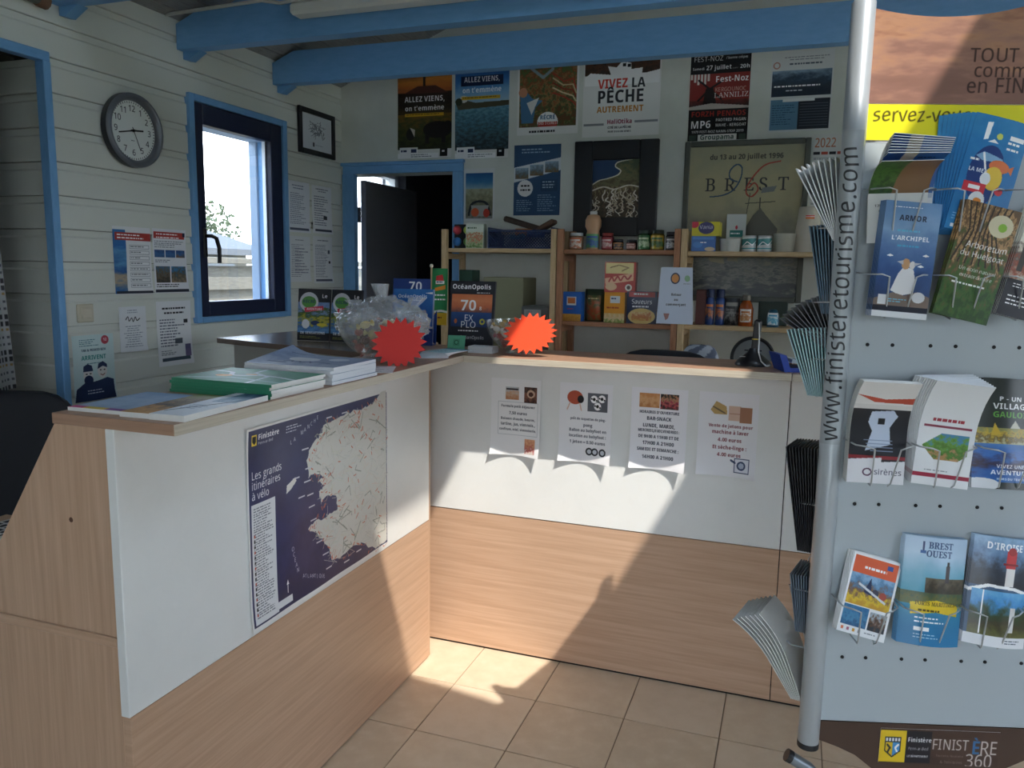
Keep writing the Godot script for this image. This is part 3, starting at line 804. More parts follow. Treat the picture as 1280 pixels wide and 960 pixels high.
	PH(50, 82, 100, 36, [hexc("6a6050"), hexc("4c4438"), hexc("3c3a34")], 132, 0.5, 0.06); R(96, 56, 10, 34, hexc("4a4448")); R(98, 48, 6, 9, hexc("33302f")); PH(0, 112, 150, 26, [hexc("4c6048"), hexc("6a6a3c"), hexc("5c6c44")], 133, 0.6, 0.06)
	P([Vector2(22, 134), Vector2(80, 126), Vector2(138, 136), Vector2(136, 158), Vector2(80, 150), Vector2(24, 158)], hexc("e8c82c")); T(80, 131, 9, "PORTS MARITIMES", hexc("5a4a10"), 3, 1, 100); J(40, 146, 70, 10, 1, hexc("5a4a10"), 223); J(34, 162, 88, 16, 2, W, 134); R(34, 182, 34, 8, W); J(34, 196, 60, 12, 2, hexc("b8d8e8"), 135)
	cell("red_light", 150, 220, hexc("3c5878"))
	PH(0, 0, 150, 100, [hexc("94b8d8"), hexc("6a8ab0"), hexc("3c4450"), hexc("33343c")], 137, 0.2, 0.04); T(26, 10, 15, "D'IROISE", W, 1, 0, 100); R(72, 26, 24, 34, hexc("c83438")); R(74, 60, 22, 36, hexc("e4e0dc")); R(66, 50, 36, 4, hexc("8c2024")); E(84, 26, 10, 8, hexc("a82428"))
	C([Vector2(0, 112), Vector2(40, 98), Vector2(100, 100), Vector2(150, 112)], 6, W); PH(8, 108, 142, 90, [hexc("6cb0dc"), hexc("4c94d0"), hexc("3c4c34"), hexc("4a4430"), hexc("6a6a3c")], 138, 0.2, 0.03); R(96, 138, 14, 50, hexc("e4e4e2")); R(30, 108, 3, 88, W); J(60, 204, 80, 8, 2, hexc("9cb4c8"), 139); R(0, 198, 150, 22, hexc("e4e6ea")); J(92, 204, 46, 10, 2, hexc("54606c"), 140)
	cell("seafood", 130, 262, hexc("2c7cb8"))
	PH(0, 0, 130, 262, [hexc("3c8cc0"), hexc("2c7cb8"), hexc("2c78b4"), hexc("348ac4")], 141, 0.3, 0.01)
	P([Vector2(30, 16), Vector2(42, 14), Vector2(40, 52), Vector2(30, 56)], W); E(64, 42, 7, 7, hexc("d8dc6c")); R(88, 34, 34, 10, W); J(86, 48, 38, 26, 2, W, 221); P([Vector2(40, 58), Vector2(54, 50), Vector2(66, 58)], W)
	E(56, 130, 40, 66, hexc("24407c")); P([Vector2(24, 92), Vector2(40, 80), Vector2(84, 88), Vector2(92, 98), Vector2(40, 100)], hexc("88b4d8")); E(82, 106, 24, 14, hexc("e07a4c")); P([Vector2(100, 106), Vector2(116, 96), Vector2(114, 118)], hexc("e07a4c")); E(74, 134, 22, 26, hexc("e8c44c")); E(58, 138, 12, 14, hexc("dfe4ea")); R(14, 150, 50, 22, hexc("d03c48")); R(26, 156, 26, 9, W); E(96, 158, 10, 9, hexc("d03c48")); E(52, 188, 18, 20, hexc("e6e8ea")); E(54, 188, 9, 6, hexc("e08a3c")); L(40, 84, 52, 116, 4, W)
	J(14, 98, 30, 14, 1, W, 222); T(16, 118, 12, "LA MER", W, 1, 0, 44); P([Vector2(18, 206), Vector2(34, 198), Vector2(36, 214)], W); P([Vector2(50, 232), Vector2(78, 222), Vector2(70, 236)], W); J(10, 224, 34, 18, 3, hexc("9cc8e8"), 142); R(12, 248, 9, 8, W)
	cell("accom", 120, 256, hexc("e6e8e6"))
	PH(0, 0, 70, 120, [hexc("3c5c2c"), hexc("4c7434"), hexc("2c4a24")], 144, 0.6, 0.05); P([Vector2(60, 0), Vector2(120, 0), Vector2(120, 120), Vector2(46, 120)], hexc("8a6a4c")); T(60, 150, 8, "175 visites, animations", ink, 0, 1, 100); T(60, 164, 8, "et sorties nature", ink, 0, 1, 80)
	cell("accom_blue", 120, 200, hexc("e4e6ea")); R(0, 0, 120, 110, hexc("3f6cae")); R(0, 0, 34, 110, hexc("2c5294")); R(34, 0, 26, 110, hexc("c8bcb0")); J(66, 20, 48, 60, 6, hexc("27406c"), 145); R(0, 104, 120, 10, hexc("b4c0d0"))
	# --- magazines and standing leaflets on the counter
	cell("guide_green", 280, 200, hexc("3a8a68"))
	PH(0, 0, 280, 200, [hexc("3f9670"), hexc("2f8262"), hexc("368c6c")], 151, 0.5, 0.01)
	C([Vector2(0, 60), Vector2(60, 70), Vector2(100, 110), Vector2(180, 90), Vector2(280, 120)], 9, hexc("c8dcdc")); C([Vector2(110, 0), Vector2(120, 60), Vector2(190, 100), Vector2(210, 200)], 8, hexc("bcd4d8")); C([Vector2(20, 180), Vector2(120, 140), Vector2(280, 170)], 6, hexc("8fc4c4")); E(80, 120, 22, 14, hexc("d8a03c")); E(130, 84, 16, 8, hexc("c89a44")); J(16, 20, 90, 16, 2, hexc("1f4c3c"), 152)
	cell("guide_blue", 280, 200, hexc("8a9ab8"))
	PH(0, 0, 280, 200, [hexc("98a8c4"), hexc("8090b0"), hexc("a4b0c4")], 153, 0.6, 0.014); E(110, 90, 46, 30, hexc("d4d8e0")); E(200, 60, 30, 24, hexc("ccd2dc")); C([Vector2(80, 140), Vector2(96, 122), Vector2(104, 138), Vector2(120, 124), Vector2(132, 140), Vector2(150, 122), Vector2(164, 138), Vector2(190, 126), Vector2(220, 134)], 4, hexc("2c3c64")); R(40, 150, 60, 12, hexc("46587c")); L(30, 40, 90, 20, 3, hexc("3c4c70"))
	cell("flyer_blue", 160, 210, hexc("94aecb")); PH(0, 0, 160, 210, [hexc("7fa0c8"), hexc("a0b8d2"), hexc("8aa4c4")], 155, 0.4, 0.015); R(0, 190, 40, 20, hexc("c83c7c")); R(40, 190, 60, 20, hexc("d8b83c")); R(100, 190, 60, 20, hexc("7c3c8c"))
	cell("flyer_brown", 150, 210, hexc("a87a48")); PH(0, 0, 150, 210, [hexc("7c8a3c"), hexc("8a7a5c"), hexc("5c4a38"), hexc("b8864c"), hexc("c89450")], 157, 0.3, 0.03); R(0, 120, 150, 8, hexc("3a2c24"))
	cell("flyer_white", 150, 210, hexc("dfe4ec")); PH(40, 0, 110, 90, [hexc("3c5c7c"), hexc("6a8ca8"), hexc("a8bccc")], 159, 0.5, 0.03); J(20, 120, 100, 40, 4, hexc("8a98b0"), 160); L(150, 60, 10, 180, 5, hexc("2c3444"))
	cell("fun_park", 116, 180, hexc("22242c"))
	T(106, 18, 13, "Le", W, 1, 2); PH(0, 46, 116, 106, [hexc("6c88bc"), hexc("7c9ac8"), hexc("3c5a2c"), hexc("c8b83c"), hexc("3c6cac"), hexc("5c94c4")], 163, 0.35, 0.05, 2.0); E(40, 46, 34, 34, hexc("d8dade")); E(40, 46, 26, 20, hexc("5c9c4c")); T(40, 38, 11, "RÉCRÉ", hexc("2c4c6c"), 1, 1, 46)
	P([Vector2(24, 66), Vector2(92, 58), Vector2(94, 72), Vector2(26, 82)], hexc("d83c54")); T(60, 66, 9, "AVENTURE", W, 1, 1, 56); E(30, 122, 14, 16, hexc("e4e6ea")); E(64, 118, 16, 8, hexc("2c3c64")); E(88, 124, 18, 6, hexc("d8c83c")); T(56, 148, 9, "DE SENSATIONS", W, 1, 1, 104); R(0, 158, 116, 22, hexc("1c1c24")); J(10, 164, 90, 10, 2, hexc("9ca44c"), 164)
	cell("ocean_blue", 150, 214, hexc("1f3f88"))
	T(74, 10, 30, "70", W, 1, 1); cell("ocean_leaf", 150, 200, hexc("2c6cb8"))
	PH(0, 0, 150, 200, [hexc("2c78c4"), hexc("2464b0"), hexc("1c4c98"), hexc("1f5ca8")], 167, 0.2, 0.01); T(72, 20, 18, "OcéanOpolis", W, 1, 1, 112); J(70, 40, 40, 4, 1, W, 168)
	for r in [42, 28]:
		for i in 40:
			var a := PI + PI * i / 40.0
			R(72 + cos(a) * r, 104 + sin(a) * r, 3, 3, hexc("9cd4e4"))
	P([Vector2(118, 14), Vector2(146, 10), Vector2(146, 18)], W)
	cell("ocean_black", 150, 218, hexc("23252f"))
	T(72, 12, 23, "OcéanOpolis", W, 1, 1, 132); J(90, 38, 44, 4, 1, W, 170); PH(8, 44, 134, 64, [hexc("d8784c"), hexc("e08a5c"), hexc("d07048"), hexc("5a4050")], 171, 0.1, 0.03); T(64, 62, 36, "70", W, 1, 1); T(100, 84, 12, "8", W, 1); PH(8, 104, 134, 48, [hexc("2c5490"), hexc("24447c"), hexc("1f3868")], 172, 0.2, 0.03)
	T(66, 112, 21, "EX", W, 0, 1); T(66, 134, 21, "PLO", W, 0, 1); E(112, 134, 9, 10, hexc("c8b83c")); E(112, 134, 4, 5, hexc("24447c")); E(24, 134, 5, 8, hexc("c8683c")); J(34, 163, 78, 10, 1, W, 224); T(80, 182, 13, "OcéanOpolis", W, 0, 1, 84)
	cell("pennant", 60, 220, hexc("2c8850"))
	P([Vector2(18, 30), Vector2(40, 24), Vector2(46, 60), Vector2(16, 62)], hexc("c83434")); R(16, 48, 30, 12, hexc("e4e4e0")); J(19, 51, 24, 10, 1, navy, 210); P([Vector2(12, 76), Vector2(50, 64), Vector2(50, 80), Vector2(14, 88)], hexc("d88a2c")); J(8, 100, 44, 34, 2, W, 208); C([Vector2(0, 170), Vector2(30, 164), Vector2(60, 168)], 8, hexc("e4e6e0")); R(0, 172, 60, 48, hexc("e0b42c")); J(10, 188, 40, 12, 1, hexc("7a2c20"), 209)
	cell("green_card", 70, 56, hexc("66b893")); R(22, 14, 26, 26, hexc("54a080")); E(35, 27, 9, 9, hexc("2c6448")); E(35, 27, 6, 6, hexc("66b893"))
	# --- shelf goods
	cell("cracker", 66, 96, hexc("2c64b4")); R(14, 16, 34, 28, hexc("e8e4e0")); R(18, 20, 26, 18, hexc("d8783c")); J(16, 54, 34, 8, 1, hexc("c83c3c"), 180); PH(0, 72, 66, 24, [hexc("d8a44c"), hexc("b8843c")], 181, 0.6, 0.1)
	cell("crisps", 70, 104, hexc("33402c")); PH(10, 20, 50, 80, [hexc("4c5a30"), hexc("9a6a44"), hexc("b8502c"), hexc("8a7a4c")], 182, 0.6, 0.06); J(16, 28, 38, 10, 1, hexc("e4d8a0"), 183)
	cell("pancakes", 108, 96, hexc("b83428")); R(4, 3, 96, 34, hexc("e4d08c")); C([Vector2(20, 18), Vector2(50, 10), Vector2(82, 18), Vector2(60, 28)], 3, hexc("8a6a3c")); P([Vector2(2, 52), Vector2(100, 34), Vector2(100, 58), Vector2(4, 72)], hexc("e8b48c")); C([Vector2(16, 62), Vector2(26, 48), Vector2(34, 60), Vector2(46, 46), Vector2(56, 58), Vector2(68, 44), Vector2(80, 54), Vector2(92, 42)], 4, hexc("b02c24")); E(24, 78, 20, 12, hexc("e0b488")); E(84, 80, 12, 11, hexc("e8e0d0")); E(84, 80, 6, 6, hexc("4a2c20"))
	cell("cookies", 76, 96, hexc("e0982c")); R(22, 12, 36, 22, hexc("d8dce0")); J(26, 18, 28, 10, 1, navy, 185); J(10, 46, 58, 14, 1, hexc("a83c1c"), 187); PH(0, 66, 76, 30, [hexc("d8b478"), hexc("e4ccA0"), hexc("7a8a3c")], 184, 0.6, 0.08)
	cell("pizza", 104, 104, hexc("26304c")); R(8, 2, 88, 16, hexc("a83434")); J(24, 6, 56, 12, 1, W, 189); T(52, 26, 15, "Saveurs", W, 4, 1, 78); J(20, 46, 64, 12, 1, W, 192); E(52, 80, 46, 26, hexc("dcc07c")); PH(18, 66, 68, 28, [hexc("e0c890"), hexc("c8784c"), hexc("d8b064")], 186, 0.6, 0.09)
	cell("lamsheet", 120, 184, hexc("cdd6e6")); E(56, 36, 17, 18, navy); E(56, 36, 13, 14, hexc("d8904c")); E(100, 36, 10, 10, hexc("8ab48c")); J(86, 52, 28, 5, 1, grey, 188); T(62, 84, 8, "Retour", ink, 1, 1); T(62, 100, 8, "au", ink, 1, 1); T(62, 116, 8, "commerçant", ink, 1, 1); P([Vector2(22, 150), Vector2(42, 150), Vector2(38, 166), Vector2(30, 172)], hexc("a87a74"))
	cell("napkins", 88, 46, hexc("dcd02c")); E(46, 20, 25, 19, hexc("33306c")); T(46, 12, 15, "Vania", W, 4, 1, 44); E(8, 8, 14, 12, hexc("d83c54"))
	cell("tissues", 76, 52, hexc("2c68b4")); R(4, 4, 66, 8, hexc("4c8cd0")); E(20, 30, 15, 10, hexc("3c84cc")); J(28, 20, 34, 10, 1, W, 193); E(58, 44, 16, 7, hexc("e4d0b0"))
	cell("flour", 66, 80, hexc("d6dad8")); R(12, 34, 44, 14, hexc("3c847c")); J(15, 39, 38, 8, 1, W, 194); E(34, 28, 4, 4, hexc("c83c4c")); J(16, 54, 36, 4, 1, hexc("5ca0a8"), 190)
	cell("tin_wrap", 60, 56, hexc("d4dcda")); P([Vector2(0, 10), Vector2(60, 4), Vector2(60, 26), Vector2(0, 38)], hexc("3c8c8c")); C([Vector2(6, 46), Vector2(26, 20), Vector2(40, 34), Vector2(58, 12)], 3, W); R(0, 46, 60, 5, hexc("4ca0a0"))
	cell("game_box", 62, 84, hexc("d4dccc")); J(6, 12, 50, 14, 1, hexc("2c5c34"), 198); PH(2, 28, 58, 54, [hexc("c8d8b8"), hexc("c46c4c"), hexc("b8c8a0"), hexc("6a8a4c")], 191, 0.6, 0.09)
	for d in [["lab_rillette", "c8683c", "e4dccc"], ["lab_mayo", "5ca46c", "3c5cb0"], ["lab_jam", "a82c34", "e0c8c0"], ["lab_coffee", "c88a4c", "26303c"], ["lab_choco", "8a3c34", "d8b8a8"], ["lab_gherkin", "2c6a34", "c8d8b0"], ["lab_mustard", "c8a42c", "3c6a2c"], ["lab_cocoa", "26262c", "e4e4e0"], ["lab_honey", "dfd8cc", "b86a2c"], ["lab_soap", "dce4e4", "3c9cc0"], ["lab_blue", "24407c", "d8783c"], ["lab_dark", "26262a", "b8b4ac"]]:
		cell(d[0], 50, 50, hexc(d[1]))
		PH(0, 14, 50, 36, [hexc(d[1]), hexc(d[2]), hexc(d[1])], d[0].length() * 7, 0.6, 0.06)
		R(6, 8, 38, 7, hexc(d[2]))
		J(8, 20, 34, 12, 2, hexc(d[2]), 195)
	cell("meter", 60, 50, hexc("a8aca8")); J(6, 6, 34, 36, 6, hexc("5a6064"), 196); R(42, 30, 14, 14, hexc("3a3e40"))
	cell("dial", 90, 90, hexc("7c7f80")); J(22, 26, 46, 14, 2, ink, 197, true); J(26, 54, 38, 8, 1, ink, 199)
	cell("stripes", 64, 64, hexc("5c6474"))
	for i in 9:
		L(i * 16 - 60, 64, i * 16, 0, 5, hexc("a8aeb8"))
	cell("candy", 32, 32, hexc("d83c2c")); R(0, 10, 32, 5, W); R(0, 20, 32, 4, hexc("e8c83c"))
	cell("leaf_plain", 40, 80, hexc("dfe3e8")); J(4, 6, 30, 66, 10, hexc("8a94a4"), 203)
	cell("leaf_teal", 40, 80, hexc("a9ccd4")); R(0, 0, 40, 18, hexc("4c8c9c")); J(4, 26, 30, 44, 7, hexc("3c6c7c"), 204)
	cell("news", 120, 160, hexc("d2d6dc")); J(12, 8, 96, 20, 1, ink, 207); J(8, 30, 48, 122, 22, hexc("5a6270"), 205); J(64, 30, 48, 122, 22, hexc("5a6270"), 206)
	cell("keys", 90, 40, hexc("d8d9d6"))
	for j in 4:
		for i in 12:
			R(3 + i * 7.2, 4 + j * 9, 5, 6, hexc("2a2c30"))
	# every plain colour the cartons and leaflets use
	for h in PLAIN:
		swatch(hexc(h))
	var tex := ImageTexture.create_from_image(atlas)
	paper = StandardMaterial3D.new()
	paper.albedo_texture = tex
	paper.roughness = 0.75
	satin = StandardMaterial3D.new()
	satin.albedo_texture = tex
	satin.roughness = 0.5
	gloss = StandardMaterial3D.new()
	gloss.albedo_texture = tex
	gloss.roughness = 0.32

const PLAIN := ["ffffff", "e8e8e4", "d8d8d4", "c8c8c4", "16202e", "2c64b4", "33402c", "8a2c24", "c88424", "26304c", "dcd02c", "2c68b4", "c8ccc8", "b4c0a8", "5f82b4", "4a3c2c", "26272e", "1d6cb0", "2a302c", "3c8cb0", "94b8d8", "3a8a68", "dfe3e8", "a9ccd4", "46587c", "6c7890", "a86a34", "3c3f48", "2f8262", "8090b0", "cfd4d8", "23252f", "1f3f88", "202228", "8c96a4", "4c6c84", "6a7888", "d03c2c", "2c8850", "66b893", "a9b0b5"]

func sw(h: String) -> Vector2:
	return cells["s" + hexc(h).to_html()].get_center()


func _ready() -> void:
	# ---- camera
	var cam := Camera3D.new()
	cam.name = "camera"
	cam.basis = Basis.from_euler(Vector3(deg_to_rad(-8.19), deg_to_rad(19.562), deg_to_rad(0.962)))
	cam.position = EYE
	cam.fov = 52.08
	cam.near = 0.05
	add_child(cam)
	# ---- sky, exposure
	var sky := ProceduralSkyMaterial.new()
	sky.sky_top_color = hexc("c2d6ee")
	sky.sky_horizon_color = hexc("eef4fa")
	sky.ground_bottom_color = hexc("8a8a80")
	sky.ground_horizon_color = hexc("a8a8a0")
	sky.sky_energy_multiplier = 2.6
	sky.ground_energy_multiplier = 1.0
	var env := Environment.new()
	env.background_mode = Environment.BG_SKY
	env.sky = Sky.new()
	env.sky.sky_material = sky
	env.tonemap_mode = Environment.TONE_MAPPER_LINEAR
	env.tonemap_exposure = 1.2
	env.sdfgi_enabled = true
	env.ssao_enabled = true
	env.ssil_enabled = true
	var we := WorldEnvironment.new()
	we.name = "world"
	we.environment = env
	add_child(we)
	# ---- sun, through the roof window
	var sun := DirectionalLight3D.new()
	sun.name = "sun"
	sun.basis = Basis.looking_at(Vector3(-0.515, -1.0, -0.49))
	sun.light_color = hexc("fff8ee")
	sun.light_energy = 1.85
	sun.light_angular_distance = 0.6
	sun.shadow_enabled = true
	sun.sky_mode = DirectionalLight3D.SKY_MODE_LIGHT_ONLY
	add_child(sun)

	paint_prints()
	make_materials()
	build_shell()
	build_roof()
	build_window()
	build_back_door()
	build_outside()
	build_counter()
	build_wall_prints()
	build_shelves()
	build_shelf_goods()
	build_counter_goods()
	build_tower()
	build_tower_leaflets()
	build_seating()


var white_wall: StandardMaterial3D
var blue: StandardMaterial3D
var oak_h: StandardMaterial3D
var oak_v: StandardMaterial3D
var laminate: StandardMaterial3D
var pine: StandardMaterial3D
var pine_dark: StandardMaterial3D
var navy_sash: StandardMaterial3D
var steel: StandardMaterial3D
var tiles := []

func make_materials() -> void:
	white_wall = grained(hexc("d3d6cd"), hexc("dcdfd7"), hexc("e3e6df"), Vector3(0.4, 0.4, 0.4), 3, 0.6, 0.012)
	blue = grained(hexc("6ea4d4"), hexc("75aada"), hexc("7cb0de"), Vector3(0.8, 3, 1), 5, 0.45)
	oak_h = grained(hexc("b8967a"), hexc("c4a185"), hexc("cfad92"), Vector3(0.22, 6.0, 1), 7, 0.42, 0.016)
	oak_v = oak_h
	laminate = grained(hexc("e2e3e0"), hexc("e6e7e4"), hexc("e9eae7"), Vector3(0.5, 0.5, 1), 9, 0.35, 0.01)
	pine = grained(hexc("b4966a"), hexc("c6aa80"), hexc("d4ba92"), Vector3(0.8, 9, 1), 11, 0.55)
	pine_dark = grained(hexc("946444"), hexc("a87656"), hexc("b88662"), Vector3(0.8, 9, 1), 12, 0.55)
	navy_sash = flat(hexc("232a44"), 0.4)
	steel = flat(hexc("b4b8bc"), 0.35, 0.7)
	for i in 3:
		tiles.append(grained([hexc("d0baa0"), hexc("d3bea4"), hexc("cdb79c")][i], [hexc("d5c1a6"), hexc("d8c4ab"), hexc("d2bda2")][i], hexc("dac7af"), Vector3(2, 2, 1), 20 + i, 0.28, 0.01))


# ---------------------------------------------------------------- the room
# boards of a planked wall: each has a flat face and a bevelled top edge over the joint
func plank_mesh(length: float, h := 0.1318) -> ArrayMesh:
	# outline in (depth, height), pushed along z
	var out := PackedVector2Array([Vector2(0, 0), Vector2(0.017, 0), Vector2(0.019, 0.003), Vector2(0.019, h - 0.034), Vector2(0.011, h - 0.026), Vector2(0.008, h), Vector2(0, h)])
	return Geo.new().extrude(out, length).mesh()

func build_shell() -> void:
	# floor: tiles as pieces near the camera's view, slab below
	var fl := frame_of("floor")
	part(fl, "slab", Geo.new().bar(Vector3(-4.4, -0.2, -7.2), Vector3(3.2, -0.004, 2.4)), flat(hexc("8f7c66"), 0.9))
	var pitch := 0.3245
	var tm := Geo.new().box(Vector3.ZERO, Vector3(pitch - 0.004, 0.008, pitch - 0.004), 0.0012).mesh()
	rng.seed = 3
	for i in range(-13, 10):
		for j in range(-14, 8):
			var at := Vector3(-0.4705 + (i + 0.5) * pitch, -0.004, -2.2305 + (j + 0.5) * pitch)
			if at.x > LEFT_X + 0.1 and at.x < 2.9 and at.z > BACK_Z + 0.1 and at.z < 2.1:
				part(fl, "tile", tm, tiles[rng.randi() % 3], at, Vector3(0, 90 * (rng.randi() % 4), 0))
	# left wall, with a doorway and a window
	var wl := frame_of("wall_left")
	var g := Geo.new()
	var x0 := LEFT_X - 0.2
	var x1 := LEFT_X - 0.019
	for r in [[-0.2, 3.0, -4.8, -3.985], [2.382, 3.0, -3.985, -3.2], [-0.2, 1.262, -3.985, -3.2], [-0.2, 3.0, -3.2, -2.46], [2.372, 3.0, -2.46, -1.4], [-0.2, 3.0, -1.4, 2.4]]:
		g.bar(Vector3(x0, r[0], r[2]), Vector3(x1, r[1], r[3]))
	part(wl, "backing", g, flat(hexc("3c3a36"), 0.9))
	var lens := {}
	for k in range(-10, 12):
		var y := 1.289 + k * 0.1338
		var spans := [[BACK_Z, 2.2]]
		if y + 0.1 > 1.262 and y < 2.355:
			spans = [[BACK_Z, -3.975], [-3.21, -2.435], [-1.405, 2.2]]
		elif y < 2.34:
			spans = [[BACK_Z, -2.435], [-1.405, 2.2]]
		if y < -0.04:
			continue
		for s in spans:
			var l := snappedf(s[1] - s[0], 0.001)
			if not lens.has(l):
				lens[l] = plank_mesh(l)
			part(wl, "plank", lens[l], white_wall, Vector3(LEFT_X - 0.019, y, s[0]))
	# blue frame of the doorway
	var d2 := frame_of("door_2")
	part(d2, "jamb", Geo.new().bar(Vector3(LEFT_X - 0.03, 0, -2.442), Vector3(LEFT_X + 0.018, 2.335, -2.408), 0.003, 1), blue)
	part(d2, "jamb", Geo.new().bar(Vector3(LEFT_X - 0.03, 0, -1.432), Vector3(LEFT_X + 0.018, 2.335, -1.398), 0.003, 1), blue)
	part(d2, "head", Geo.new().bar(Vector3(LEFT_X - 0.03, 2.335, -2.442), Vector3(LEFT_X + 0.016, 2.373, -1.398), 0.003, 2), blue)
	# passage behind the doorway
	var wp := frame_of("wall_passage")
	g = Geo.new().bar(Vector3(-4.3, -0.2, -2.7), Vector3(LEFT_X - 0.2, 2.6, -2.46))
	g.bar(Vector3(-4.5, -0.2, -2.7), Vector3(-4.3, 2.6, -1.1)).bar(Vector3(-4.3, -0.2, -1.3), Vector3(LEFT_X - 0.2, 2.6, -1.1))
	g.bar(Vector3(-4.5, 2.42, -2.7), Vector3(LEFT_X - 0.2, 2.6, -1.1))
	part(wp, "backing", g, flat(hexc("6a6860"), 0.9))
	var pm := plank_mesh(1.43)
	for k in range(-9, 8):
		part(wp, "plank", pm, white_wall, Vector3(LEFT_X - 0.032, 1.289 + k * 0.1338, -2.459), Vector3(0, -90, 0))
	# back wall, smooth, with a doorway
	g = Geo.new()
	for r in [[-3.04, -2.83, -0.2, 4.4], [-2.83, -2.043, 2.154, 4.4], [-2.043, 3.2, -0.2, 4.4]]:
		g.bar(Vector3(r[0], r[2], BACK_Z - 0.15), Vector3(r[1], r[3], BACK_Z))
	built("wall_back", g, white_wall)
	# right wall with a wide window, front wall with a glazed entrance: daylight behind the camera
	g = Geo.new()
	for r in [[-0.2, 3.2, -4.75, -4.3], [-0.2, 0.9, -4.3, -2.7], [2.25, 3.2, -4.3, -2.7], [-0.2, 3.2, -2.7, -0.9], [-0.2, 0.9, -0.9, 0.5], [2.15, 3.2, -0.9, 0.5], [-0.2, 3.2, 0.5, 2.4]]:
		g.bar(Vector3(3.0, r[0], r[2]), Vector3(3.2, r[1], r[3]))
	built("wall_right", g, white_wall)
	g = Geo.new()
	for r in [[-3.04, -2.2, -0.2, 4.4], [-2.2, 1.4, 2.2, 4.4], [1.4, 3.2, -0.2, 4.4], [-2.2, -1.5, -0.2, 2.2], [-1.5, -0.7, -0.2, 1.1], [-0.7, 0.2, -0.2, 2.2]]:
		g.bar(Vector3(r[0], r[2], 2.2), Vector3(r[1], r[3], 2.4))
	built("wall_front", g, white_wall)
	var pane := StandardMaterial3D.new()
	pane.albedo_color = Color(0.9, 0.95, 0.97, 0.06)
	pane.transparency = BaseMaterial3D.TRANSPARENCY_ALPHA
	pane.roughness = 0.03
	mats["pane"] = pane
	for w in [["window_2", Vector3(3.08, 0.9, -0.9), Vector3(3.14, 2.15, 0.5), 2], ["window_6", Vector3(3.08, 0.9, -4.3), Vector3(3.14, 2.25, -2.7), 2], ["window_3", Vector3(-1.5, 1.1, 2.28), Vector3(-0.7, 2.2, 2.34), 0], ["door_3", Vector3(0.2, 0.0, 2.28), Vector3(1.4, 2.2, 2.34), 0]]:
		var n := frame_of(w[0])
		var a: Vector3 = w[1]
		var b: Vector3 = w[2]
		var ax: int = w[3]
		var fr := Geo.new()
		for k in 4:
			var p := a
			p[ax] = lerpf(a[ax], b[ax], k / 3.0) - 0.03
			var q := b
			q[ax] = p[ax] + 0.06
			fr.bar(p, q)
		fr.bar(a, Vector3(b.x, a.y + 0.06, b.z)).bar(Vector3(a.x, b.y - 0.06, a.z), b)
		part(n, "casement", fr, blue)
		var pa := a
		var pb := b
		pa[2 - ax] = (a[2 - ax] + b[2 - ax]) / 2
		pb[2 - ax] = pa[2 - ax] + 0.004
		part(n, "pane", Geo.new().bar(pa, pb), pane)

